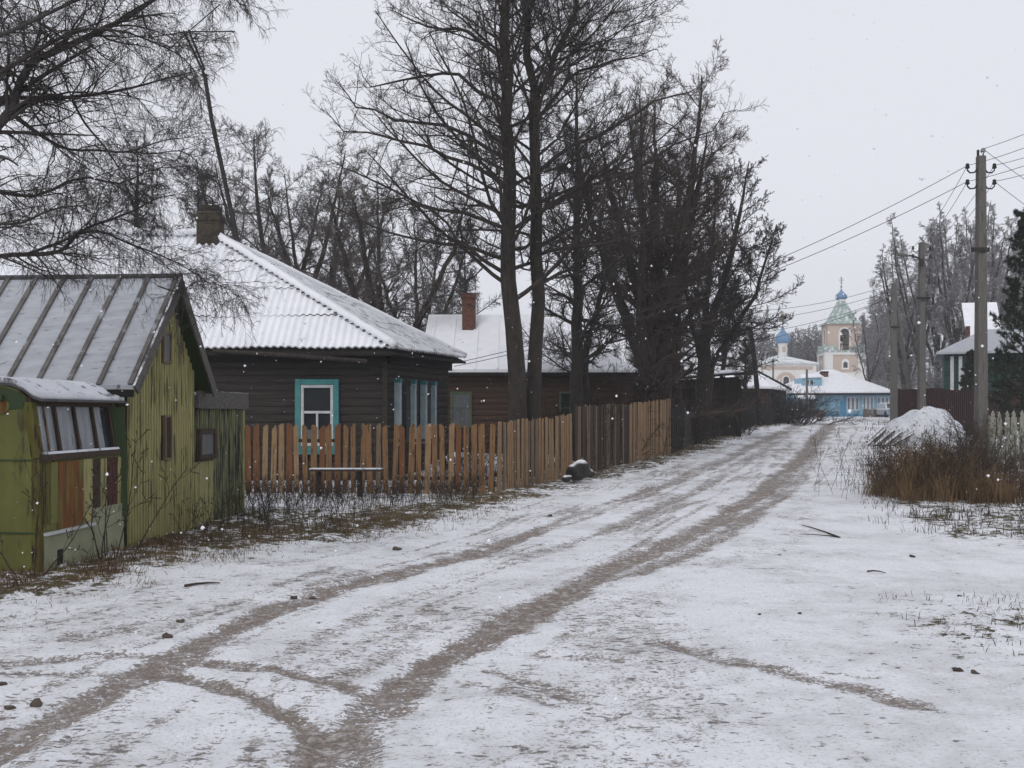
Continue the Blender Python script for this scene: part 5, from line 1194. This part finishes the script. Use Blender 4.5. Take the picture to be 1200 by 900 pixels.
r6 = obj('lower_roof', rr, 'roofsnow_grey', gr)
mb = MB().slab([W(1133, 397, 59.8), W(1175, 393, 58.8), W(1168, 354, 61.3), W(1127, 355, 62.3)], (0, 0, -.12))
r7 = obj('upper_roof', mb, 'roofsnow', gr, 'steep white snow covered roof')
obj('attic_wall', MB().slab([W(1135, 398, 60.0), W(1174, 394, 59.0), W(1167, 358, 61.5), W(1129, 359, 62.4)], (.9, 2.2, -.1)), 'barn', gr)
obj('chimney', MB().fbox(fg, 1.3, 1.55, -4.1, -3.8, 5, ZP(383, 59.5)), 'brickred', gr)
obj('seam', MB().slab([W(1142, 362, 61.45), W(1143, 362, 61.45), W(1146, 394, 59.4), W(1145, 394, 59.4)], (0, -.03, .03)), 'boards', r7)
# parked car far off
YK = 96.; kx = XP(1042, YK); zk = gh(YK)
cr = thing('parked_car', (kx, YK, zk), 'pale snow dusted car parked right of the blue house', 'car')
lo = MB().slab([(kx - .85, YK - 2, zk + .25), (kx + .85, YK - 2, zk + .25), (kx + .85, YK - 2, zk + .78), (kx + .75, YK - 2, zk + .85), (kx - .75, YK - 2, zk + .85), (kx - .85, YK - 2, zk + .78)], (0, 4, 0)); obj('body', lo, 'carpaint', cr, bevel=.06)
tp = MB().hexa([(kx - .75, YK - 1.2, zk + .852), (kx + .75, YK - 1.2, zk + .852), (kx + .75, YK + 1.6, zk + .852), (kx - .75, YK + 1.6, zk + .852)], [(kx - .58, YK - .6, zk + 1.4), (kx + .58, YK - .6, zk + 1.4), (kx + .58, YK + 1.1, zk + 1.4), (kx - .58, YK + 1.1, zk + 1.4)]); cb = obj('cabin', tp, 'carpaint', cr, bevel=.05)
obj('windscreen', MB().hexa([(kx - .62, YK - 1.16, zk + .9), (kx + .62, YK - 1.16, zk + .9), (kx + .62, YK - 1.12, zk + .9), (kx - .62, YK - 1.12, zk + .9)], [(kx - .52, YK - .70, zk + 1.33), (kx + .52, YK - .70, zk + 1.33), (kx + .52, YK - .66, zk + 1.33), (kx - .52, YK - .66, zk + 1.33)]), 'glass', cb)
for sx in (-1, 1):
    obj('headlight', MB().box(kx + sx * .65 - .14, kx + sx * .65 + .14, YK - 2.03, YK - 1.99, zk + .55, zk + .7), 'porcelain', cr)
    for yy in (-1.3, 1.3): obj('wheel', MB().tube([(kx + sx * .72, YK + yy, zk + .3), (kx + sx * .88, YK + yy, zk + .3)], [.3, .3], 14), 'tyre', cr)
# ================================================================== trees
def at(px, Y, dz=0): return (XP(px, Y), Y, gh(Y) + dz)
q24 = lambda px, py, Y=24.: W(px, py, Y)
def stem_px(pts, Y, base, rads):       # stem traced in the photo, in metres from its base
    return ([(W(px, py, Y)[0] - base[0], (0 if i < 2 else random.uniform(-.15, .15)), W(px, py, Y)[2] - base[2]) for i, (px, py) in enumerate(pts)], rads)
def limb_px(pts, Y, base, dy):
    n = len(pts); return [tuple(np.array(W(px, py, Y + dy * i / (n - 1))) - np.array(base)) for i, (px, py) in enumerate(pts)]
b = at(605, 24)
LIMB1 = [limb_px(q, 24, b, dy) for q, dy in (([(597, 226), (550, 192), (500, 172), (450, 160), (405, 150), (385, 130)], -.8), ([(597, 185), (545, 160), (490, 142), (440, 130), (410, 112), (393, 92)], .7), ([(595, 140), (560, 100), (520, 86), (470, 92), (435, 98), (424, 78)], -.4), ([(594, 80), (560, 44), (520, 36), (480, 22), (455, 8)], .6), ([(598, 270), (540, 250), (490, 240), (440, 212), (400, 196), (382, 188)], .9), ([(599, 330), (560, 300), (520, 262), (480, 238), (450, 236)], -1.0))]
b2_ = at(627, 24.6)
LIMB2 = [limb_px(q, 24.6, b2_, dy) for q, dy in (([(627, 250), (680, 222), (740, 200), (790, 170), (835, 150), (866, 128)], .5), ([(627, 205), (670, 170), (720, 145), (770, 118), (805, 108), (826, 96)], -.7), ([(626, 150), (665, 100), (700, 76), (745, 66), (775, 58)], .6), ([(628, 290), (680, 262), (740, 244), (790, 236), (830, 222)], -.9), ([(630, 330), (670, 310), (720, 284), (760, 272)], 1.0))]
t1 = add_tree('poplar_tree', b, tree_geo(101, [stem_px([(606, 560), (605, 470), (598, 330), (597, 225), (593, 90), (592, -20), (590, -160)], 24, b, [.27, .225, .19, .165, .13, .10, .03])], 'poplar', 1.1, 5.2, .0047, .30, LIMB1), 'tall bare tree with thick straight trunk, the left of the tall pair behind the fence', group='bare trees behind the fences')
b = at(627, 24.6)
t2 = add_tree('poplar_tree', b, tree_geo(102, [stem_px([(626, 560), (626, 470), (629, 330), (627, 230), (624, 120), (618, 40), (612, -60), (610, -150)], 24.6, b, [.23, .19, .16, .145, .11, .09, .06, .02]), stem_px([(624, 150), (634, 105), (650, 70), (672, 20), (685, -60)], 24.6, b, [.10, .085, .075, .06, .02])], 'poplar', .9, 5.0, .0047, .32, LIMB2), 'tall bare tree with forked top, the right of the tall pair behind the fence', group='bare trees behind the fences')
def spread(H, r, n, wd, rnd=random):     # a trunk forking into several leaders
    out = [([(0, 0, -.3), (rnd.uniform(-.1, .1), 0, H * .2), (rnd.uniform(-.15, .15), 0, H * .42)], [r * 1.2, r, r * .7])]
    for k in range(n):
        a = 2 * PI * k / n + rnd.uniform(-.5, .5); w_ = wd * rnd.uniform(.7, 1.15); h0 = H * rnd.uniform(.16, .34); dx, dy = math.cos(a) * w_, math.sin(a) * w_ * .8
        out.append(([(0, 0, h0), (dx * .42, dy * .42, h0 + (H - h0) * .33), (dx * .8, dy * .8, h0 + (H - h0) * .66), (dx, dy, H * rnd.uniform(.86, 1.02))], [r * .62, r * .48, r * .3, .02]))
    return out
def simple(name, px, Y, H, r, kind, seed, label, reach, dens=1, tw=.006, lean=(0, 0), bow=(0, 0), twig='twig', bark='bark', t0=.22, extra=(), dz=0, fork=None):
    st = spread(H, r, *fork) if fork else [stem(H, r, lean, bow)] + [stem(*e) for e in extra]
    return add_tree(name, at(px, Y, dz), tree_geo(seed, st, kind, dens, reach, tw, t0), label, group='bare trees behind the fences', bark=bark, twig=twig)
simple('bare_tree', 676, 31, 12.2, .20, 'broom', 103, 'straight trunked bare tree just right of the tall pair', 3.0, 1.0, .006)
simple('bare_tree', 686, 32.5, 9.5, .13, 'poplar', 104, 'thin leaning bare tree rising over the second house roof', 3.0, .8, .006, lean=(1.6, .5))
simple('bare_tree', 752, 37, 12.2, .36, 'broom', 105, 'thick leaning trunk of dense red brown twigs, left of the twin trunks', 3.2, .40, .006, twig='twigred', t0=.2, fork=(4, 2.4))
simple('bare_tree', 775, 37.6, 13.3, .36, 'broom', 106, 'thickest dark trunk with dense red brown crown, right of the twin trunks', 3.2, .40, .006, twig='twigred', t0=.2, fork=(5, 2.4))
simple('bare_tree', 793, 39, 11.2, .20, 'poplar', 107, 'slim straight bare tree right of the thick twin trunks', 3.2, .9, .007)
simple('bare_tree', 822, 42, 11.8, .24, 'poplar', 108, 'many stemmed bare tree reaching out over the road', 3.0, .8, .0085, lean=(2.0, 0), bow=(.3, 0), extra=((11.0, .2, (.9, 1.0)), (9.0, .15, (3.0, -.6), (.7, 0)), (9.0, .14, (-1.2, .4))), t0=.34)
simple('bare_tree', 846, 47.5, 7.4, .15, 'poplar', 109, 'lower bare tree above the dark barn corner', 2.3, .7, .009, lean=(.6, 0), t0=.4)
simple('bare_tree', 873, 55, 4.6, .12, 'broom', 110, 'small dense dark tree beside the leaning wooden pole', 1.2, 1.0, .009, t0=.2)
# behind the first house
simple('bare_tree', 325, 42, 12.6, .26, 'broom', 111, 'bare tree standing behind the log house chimney', 2.8, .42, .0058, t0=.22, fork=(5, 3.2), twig='twigbrown')
simple('bare_tree', 372, 45, 12.5, .24, 'broom', 112, 'bare tree behind the middle of the log house roof', 2.8, .42, .006, t0=.22, fork=(5, 3.4), twig='twigbrown')
simple('bare_tree', 450, 37, 10.2, .27, 'poplar', 113, 'bare tree with thick bowed trunk between the two log houses', 3.0, .5, .0055, t0=.22, fork=(4, 3.0), twig='twigbrown')
simple('bare_tree', 490, 46, 10.5, .20, 'broom', 114, 'paler bare tree behind the second house chimney', 2.4, .42, .0065, t0=.22, fork=(4, 2.6), twig='twiggrey')
simple('bare_tree', 545, 50, 9.0, .17, 'far', 115, 'thin distant bare tree over the ridge of the second house', 3.0, 1, .011, twig='twiggrey')
simple('birch_tree', 232, 60, 15, .24, 'birch', 116, 'grey hanging birch far behind the log house ridge', 3.6, 1.0, .012, twig='twiggrey', bark='birchdark')
simple('birch_tree', 160, 52, 15, .26, 'birch', 117, 'grey birch standing far behind the left part of the log house', 4.2, 1.0, .011, twig='twiggrey', bark='birchdark')
# foreground birch: trunk outside the frame at the left, limbs reaching in over the shed
BY = 8.6; b = (-6.1, BY, 0)
rng = np.random.default_rng(200)
trunk, tr_r = poly_trunk([(0, 0, -.3), (.1, .1, 2.2), (.35, .1, 4.2), (.5, .2, 6.3), (.6, .3, 9.5), (.5, .3, 13)], [.24, .20, .17, .13, .09, .02], 20, rng)
limbs = [  # photo lines of the big limbs, at their own depth
    ([(-150, 330), (-20, 165), (12, 130), (32, 78), (70, 58), (105, 42), (160, 14), (210, -25), (250, -60)], 8.6, [.10, .050, .042, .036, .031, .027, .022, .014, .006]),
    ([(-150, 150), (-10, 116), (50, 116), (100, 112), (150, 104), (195, 92), (235, 82)], 9.0, [.06, .045, .038, .032, .024, .014, .006]),
    ([(-150, 180), (-20, 98), (40, 62), (90, 36), (140, 36), (185, 52), (215, 68), (232, 90)], 8.2, [.06, .045, .036, .028, .02, .014, .009, .005]),
    ([(12, 132), (50, 160), (80, 175), (115, 176), (150, 178), (190, 165), (232, 160)], 8.8, [.045, .034, .026, .022, .018, .010, .005]),
    ([(-100, 330), (-20, 302), (60, 297), (78, 288), (100, 268), (150, 250), (185, 232), (215, 228)], 9.2, [.07, .05, .042, .034, .028, .02, .012, .005]),
    ([(-150, 250), (-20, 225), (40, 230), (95, 208), (140, 215), (180, 198), (230, 195)], 9.6, [.06, .042, .034, .026, .018, .011, .005]),
    ([(85, 118), (100, 145), (125, 175), (145, 205), (160, 218)], 8.9, [.022, .02, .016, .012, .006]),
    ([(30, 298), (60, 288), (110, 270), (150, 285), (190, 300), (225, 318), (262, 345)], 9.4, [.03, .028, .024, .02, .014, .010, .005]),
    ([(-60, 60), (0, 42), (60, 14), (120, -12), (190, -30), (262, -12), (283, 8)], 8.0, [.045, .036, .028, .022, .016, .010, .005]),
    ([(-80, 20), (-10, 4), (40, -20), (100, -45)], 8.4, [.04, .03, .022, .012]),
    ([(-120, 280), (-40, 262), (20, 262), (60, 246), (105, 240)], 8.3, [.04, .03, .024, .015, .006]),
    ([(150, 178), (180, 180), (215, 178), (245, 205), (262, 235)], 9.0, [.014, .012, .010, .007, .004]),
    ([(185, 335), (210, 342), (232, 330), (262, 336), (285, 352)], 9.8, [.016, .013, .010, .007, .004]),
    ([(150, 285), (180, 300), (205, 322), (215, 345)], 9.9, [.016, .012, .008, .005]),
]
LP, LR = [], []
for pts, Y, rad in limbs:
    p3 = np.array([W(px, py, Y + .25 * math.sin(i * 1.7 + Y * 9)) for i, (px, py) in enumerate(pts)])
    p3 = p3 - np.array(b); s = np.linspace(0, len(p3) - 1, 16); i = np.minimum(s.astype(int), len(p3) - 2); f = s - i
    # smooth (Catmull-Rom)
    g = lambda k: p3[np.clip(k, 0, len(p3) - 1)]
    a0, a1, a2, a3 = g(i - 1), g(i), g(i + 1), g(i + 2); t = f[:, None]
    LP.append(.5 * (2 * a1 + (a2 - a0) * t + (2 * a0 - 5 * a1 + 4 * a2 - a3) * t ** 2 + (3 * a1 - a0 - 3 * a2 + a3) * t ** 3)); LR.append(np.interp(s, np.arange(len(rad)), rad) * (.48 if len(LR) else .9))
LP, LR = np.array(LP), np.array(LR)
for k in (0, 1, 2, 4, 5, 8, 9, 10):    # join the big limbs to the trunk
    z = LP[k][0][2]; j = np.argmin(np.abs(trunk[0][:, 2] - (z - .3))); LP[k][0] = trunk[0][j]
LL = np.linalg.norm(np.diff(LP, axis=1), axis=2).sum(1)
b1 = branch(rng, LP, LR, LL, np.clip(LL * 11, 12, 48), .10, 1, (55, 38), 16, 0, .50, 8, .16, (0, 0, -.02), .45, .0032, Labs=.85)
b2 = branch(rng, *b1, 8, .10, 1, (50, 40), 16, .46, .4, 7, .15, (0, 0, -.10), .5, .0022)
b3 = branch(rng, *b2, 7.5, .08, 1, (48, 36), 16, .58, .3, 6, .12, (0, 0, -.26), .7, .0016)
up_ = branch(rng, trunk, tr_r, np.array([13.]), 16, .35, .98, (55, 35), 10, 0, .6, 8, .08, (0, 0, 0), .24, .008, Labs=2.8, az=1)
up2 = branch(rng, *up_, 10, .2, 1, (48, 38), 14, .42, .4, 6, .1, (0, 0, -.12), .5, .004); up3 = branch(rng, *up2, 7, .15, 1, (45, 35), 14, .5, .3, 4, .1, (0, 0, -.3), .6, .0025)
cv = cat([tubes_np(LP, LR, 8), tubes_np(b1[0], b1[1], 5), tubes_np(b2[0], b2[1], 3), tubes_np(b3[0], b3[1], 3), tubes_np(up_[0], up_[1], 6), tubes_np(up2[0], up2[1], 3), tubes_np(up3[0], up3[1], 3)])
add_tree('birch_tree', b, (tubes_np(trunk, tr_r, 10), cv), 'nearest birch with drooping twigs reaching in over the olive shed', bark='birchbark', twig='twigbirch')

# birches and woods on the right and far off
SG = 'bare birches behind the maroon fence and green house'
protos = []
for k, (H, r, reach) in enumerate(((16, .22, 4.0), (17.5, .22, 4.2), (14.5, .2, 3.8))):
    protos.append(tree_geo(300 + k, spread(H, r, 5, 2.9), 'birch', .62, reach * .62, .0115, .2))
first = {}
right = [(1020, 108, 2, .80), (1058, 84, 0, .92), (1078, 78, 1, .90), (1098, 80, 0, 1.0), (1120, 72, 1, .90), (1143, 76, 0, .98), (1168, 80, 1, 1.0), (1192, 84, 2, 1.12), (1042, 120, 1, .92), (1065, 100, 2, .95), (1215, 90, 0, 1.05)]
rl = ['birch right of the bell tower and left of the braced pole', 'birch whose crown stands left of the lamp pole top', 'birch rising directly behind the lamp pole', 'leaning birch just right of the lamp pole', 'birch behind the left end of the green house roof', 'birch behind the tall near pole', 'birch behind the white upper roof of the green house', 'birch behind the pine top', 'distant birch between the bell tower and lamp pole', 'far birch low behind the maroon fence', 'birch beyond the right edge behind the pine']
for (px, Y, k, s), lb in zip(right, rl):
    loc = at(px, Y)
    if k not in first:
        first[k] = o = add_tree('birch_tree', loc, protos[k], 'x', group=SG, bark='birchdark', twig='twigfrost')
    else:
        o = copy_tree(first[k]); o.location = loc; o.rotation_euler.z = random.uniform(0, 6.28)
    o.scale = (s, s, s); o['label'] = 'snowy grey ' + lb
# trees round the church
CG = 'grey bare trees round the church'
geo = tree_geo(330, [stem(10.5, .24, (.4, 0)), stem(9.5, .18, (-1.4, .5))], 'far', 1.5, 3.6, .026, .12)
fo_ = None
for px, Y, s, lb in ((965, 172, 1.35, 'left beside the bell tower'), (945, 168, 1.3, 'right of the nave dome'), (928, 176, 1.3, 'directly behind the nave dome'), (905, 170, 1.25, 'left of the nave dome'), (1022, 170, 1.65, 'just right of the bell tower'), (1034, 160, 1.45, 'behind the right end of the blue house'), (888, 165, 1.25, 'behind the leaning wooden pole top'), (957, 185, 1.4, 'farthest back between dome and bell tower')):
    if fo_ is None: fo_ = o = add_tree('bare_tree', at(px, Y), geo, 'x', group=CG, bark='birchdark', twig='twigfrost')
    else: o = copy_tree(fo_); o.location = at(px, Y); o.rotation_euler.z = random.uniform(0, 6.28)
    o.scale = (s, s, s); o['label'] = 'grey misty bare tree ' + lb
# the far wood as one mass
rng = np.random.default_rng(400); tp_, cp_ = [], []
protof = [tree_geo(410 + k, [stem(11 + k, .22, (rng.uniform(-.6, .6), 0))], 'far', .9, 3.4, .034, .1) for k in range(3)]
parts = []
for px in np.arange(-520, 1750, 21):
    Y = rng.uniform(195, 235); k = rng.integers(3); s = rng.uniform(1.05, 1.5) * (1.25 if px > 1040 else 1.0); a = rng.random() * 6.28; R2 = np.array([[math.cos(a), -math.sin(a), 0], [math.sin(a), math.cos(a), 0], [0, 0, 1]])
    for v, f in protof[k]: parts.append((v @ R2.T * s + np.array(at(px + rng.uniform(-14, 14), Y)), f))
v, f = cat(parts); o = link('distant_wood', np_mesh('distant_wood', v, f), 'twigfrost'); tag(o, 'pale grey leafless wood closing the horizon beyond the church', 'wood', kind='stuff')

# pine at the right edge
def pine(loc, H, r, seed, label, zlo=.6):
    rng = np.random.default_rng(seed); P, R = poly_trunk([(0, 0, -.3), (.05, 0, H * .5), (0, 0, H)], [r, r * .6, .015], 20, rng, .02)
    a = branch(rng, P, R, np.array([H]), 74, .10, .985, (86, 42), 7, 0, .86, 8, .05, (0, 0, .07), .3, .012, Labs=min(2.3, H * .24), az=1)
    bb = branch(rng, *a, 9, .22, .98, (55, 45), 10, .40, .6, 5, .08, (0, 0, .10), .6, .006, flat=.6)
    c = branch(rng, *bb, 3.5, .3, 1, (45, 40), 12, .55, .4, 4, .08, (0, 0, .10), .7, .005)
    tips = [q for q in (a[0][:, 4:], bb[0][:, 1:], c[0][:, 0:]) ]
    V, Fq, o = [], [], 0
    for q, nd in zip(tips, (26, 34, 34)):
        n, K, _ = q.shape; idx = np.repeat(np.arange(n), nd); t = rng.random(len(idx)); x = t * (K - 1.001); i = x.astype(int); f_ = (x - i)[:, None]
        p = q[idx, i] * (1 - f_) + q[idx, i + 1] * f_; T = unit(q[idx, i + 1] - q[idx, i]); pr = unit(np.cross(T, rng.normal(size=T.shape)))
        d = unit(T * .75 + pr * .75 + np.array([0, 0, .15])); l = rng.uniform(.07, .13, len(idx))[:, None]; s = unit(np.cross(d, rng.normal(size=d.shape))) * .006
        V.append(np.stack([p - s, p + s, p + d * l + s * .3, p + d * l - s * .3], 1).reshape(-1, 3)); Fq.append(np.arange(len(idx) * 4).reshape(-1, 4) + o); o += len(idx) * 4
    t = thing('pine_tree', loc, label, 'tree'); L0 = np.array(loc)
    link('trunk', np_mesh('trunk', tubes_np(P, R, 10)[0] + L0, tubes_np(P, R, 10)[1], True), 'bark', t)
    v, f = cat([tubes_np(a[0], a[1], 5), tubes_np(bb[0], bb[1], 3), tubes_np(c[0], c[1], 3)]); link('branches', np_mesh('branches', v + L0, f, True), 'bark', t)
    cr = link('crown', np_mesh('crown', np.concatenate(V) + L0, np.concatenate(Fq)), 'needle', t); return t
pine(at(1201, 34), 8.3, .17, 501, 'tall dark green pine at the right edge before the green house')
pine(at(1137, 50.), 4.0, .07, 502, 'small dark young pine in front of the green house wall')

# ================================================================== bushes
def bush(name, px, Y, wd, h, n, seed, label, twig='twig', tw=.005, fork=9, dy=None, cat_='bush'):
    rng = np.random.default_rng(seed); loc = at(px, Y); K = 7
    P = np.zeros((n, K, 3)); P[:, 0, 0] = rng.normal(0, wd * .28, n); P[:, 0, 1] = rng.normal(0, (dy or wd) * .28, n); P[:, 0, 2] = -.1
    d = unit(np.stack([P[:, 0, 0] * .5 + rng.normal(0, .25, n), P[:, 0, 1] * .5 + rng.normal(0, .25, n), np.ones(n)], 1)); hh = h * rng.uniform(.5, 1.05, n)
    for k in range(1, K): d = unit(d + rng.normal(0, .10, (n, 3))); P[:, k] = P[:, k - 1] + d * (hh / (K - 1))[:, None]
    R = tw * 2.4 * np.linspace(1, .35, K)[None] * np.ones((n, 1))
    b1 = branch(rng, P, R, hh, fork, .12, 1, (45, 35), 14, .42, .45, 5, .12, (0, 0, .06), .7, tw)
    b2 = branch(rng, *b1, 5, .1, 1, (45, 40), 15, .5, .4, 4, .14, (0, 0, .06), .75, tw * .85)
    b3 = branch(rng, *b2, 2.2, .2, 1, (45, 40), 15, .5, .4, 3, .12, (0, 0, .06), .9, tw * .8)
    v, f = cat([tubes_np(P, R, 5), tubes_np(b1[0], b1[1], 3), tubes_np(b2[0], b2[1], 3), tubes_np(b3[0], b3[1], 3)])
    o = link(name, np_mesh(name, v, f), twig); o.location = loc; tag(o, label, cat_, 'leafless bushes along the road'); return o
bush('bush', 650, 27.4, 1.6, 2.0, 26, 601, 'dark green tinged bush right of the tall pair of trees', 'evergreen', .006)
bush('bush', 700, 31.0, 2.0, 2.2, 30, 602, 'dark green tinged bush over the dark stakes', 'evergreen', .0065)
bush('bush', 742, 35.0, 2.2, 2.5, 34, 603, 'dense red brown bush over the far tan stakes', 'twigred', .007)
bush('bush', 712, 33.2, 2.0, 2.4, 28, 608, 'dense brown bush before the second house right end', 'twigred', .007)
bush('bush', 782, 38.5, 1.9, 2.5, 28, 604, 'brown bush directly behind the short black fence', 'twigred', .0075)
bush('bush', 812, 43, 1.8, 2.0, 20, 605, 'dark bush between grey fence and barn', 'twig', .008)
bush('bush', 815, 38.6, .8, 1.3, 8, 609, 'small thin dark bush outside the grey fence', 'twig', .007)
bush('bush', 850, 46.5, 2.0, 1.5, 16, 606, 'low dark bush before the barn wall', 'twig', .009)
bush('round_bush', 914, 60, 3.4, 2.3, 130, 607, 'round grey brown bush at the roadside before the blue house porch', 'twiggrey', .010, 10)
bush('round_bush', 890, 57, 1.6, 1.7, 40, 613, 'smaller brown bush left of the round bush', 'twiggrey', .010, 9)
bush('bush', 1160, 23.5, .9, 1.9, 13, 610, 'tall thin red brown bush at the foot of the near pole', 'twigred', .005)
bush('bush', 1128, 21.5, 1.2, 1.5, 26, 611, 'low dark bush behind the tan reeds', 'twig', .005)
bush('bush', 1176, 19.0, .9, 1.4, 16, 614, 'tangled brown bush right of the tan reeds', 'twigred', .0045)
bush('bush', 1192, 19.5, .8, 1.3, 7, 612, 'sparse dark bush before the pale spear pickets', 'twig', .0045)
# leaning stake and post by the far fence
o = obj('leaning_stake', MB().tube([W(826, 492, 41), W(833, 432, 41)], [.05, .035], 7), 'stake_dark'); centred(o, W(826, 492, 41)); tag(o, 'thin leaning stake before the barn wall', 'stake')

# ================================================================== litter on the road
def stick(px, py, dx, dy, r, label, bend=.03, name='fallen_twig'):
    x, y = G(px, py); x2, y2 = G(px + dx, py + dy); z = ground_z(x, y) + r; z2 = ground_z(x2, y2) + r
    o = obj(name, MB().tube([(x, y, z), ((x * 2 + x2) / 3, (y * 2 + y2) / 3 + bend, (z * 2 + z2) / 3 + .01), ((x + x2 * 2) / 3, (y + y2 * 2) / 3 + bend, (z + z2 * 2) / 3 + .01), (x2, y2, z2)], [r, r * .9, r * .7, r * .4], 6), 'weed'); centred(o, (x, y, z)); tag(o, label, 'twig')
stick(983, 630, -44, -16, .012, 'long forked twig lying on the snowy road on the right')
stick(985, 630, -48, -4, .009, 'short thin twig crossing the long one on the road', -.02)
stick(216, 691, 42, -2, .014, 'dark straight stick on the snow at the left roadside', .0)
stick(1016, 671, 22, 1, .010, 'small dark stick right of the road centre', .01)
for i, (px, py, r, lb) in enumerate(((43, 825, .038, 'brown earth clod left of the wheel track'), (12, 829, .032, 'flat earth clod at the left edge'), (3, 803, .03, 'grey clod at the left edge of the road'), (195, 750, .035, 'dark clod on the snow below the grass'), (212, 731, .03, 'small dark clod under the left grass'), (645, 606, .045, 'black clod left of the far wheel track'), (1122, 788, .032, 'dark clod at the lower right of the road'), (1142, 793, .025, 'small dark clod right of its bigger neighbour'), (890, 722, .018, 'tiny dark stone in the middle of the snowy road'), (937, 720, .018, 'tiny dark stone right of the road centre'), (1069, 653, .04, 'dark crumbled clod near the right verge'), (1125, 700, .022, 'small stone by the right grass patch'), (914, 652, .016, 'tiny stone below the long twig'), (466, 642, .06, 'dark leaf heap at the edge of the left grass'), (344, 702, .03, 'black pebble left of the far track'), (367, 700, .028, 'dark pebble beside the far track'))):
    x, y = G(px, py); o = link('earth_clod', lump((x, y, ground_z(x, y) + r * .12), r * .75, 700 + i, (1.2, 1, .8), 2, .4), 'clod'); centred(o, (x, y, ground_z(x, y))); tag(o, lb, 'clod', 'clods and stones on the snowy road')

# ================================================================== snowy air
hz = MB().box(-420, 420, -80, 760, -1.2, 26); o = bpy.data.objects.new('haze', bpy.data.meshes.new('haze')); o.data.from_pydata(hz.v, [], hz.f); COL.objects.link(o)
hm = bpy.data.materials.new('snowy_air'); hm.use_nodes = True; nt = hm.node_tree; nt.nodes.remove(nt.nodes['Principled BSDF'])
pv = N(nt, 'ShaderNodeVolumePrincipled'); pv.inputs['Color'].default_value = (.92, .93, .97, 1); pv.inputs['Density'].default_value = .0012; L(nt, pv.outputs[0], nt.nodes['Material Output'].inputs['Volume'])
o.data.materials.append(hm); o['kind'] = 'stuff'; o['label'] = 'pale snowy haze filling the air over the village'
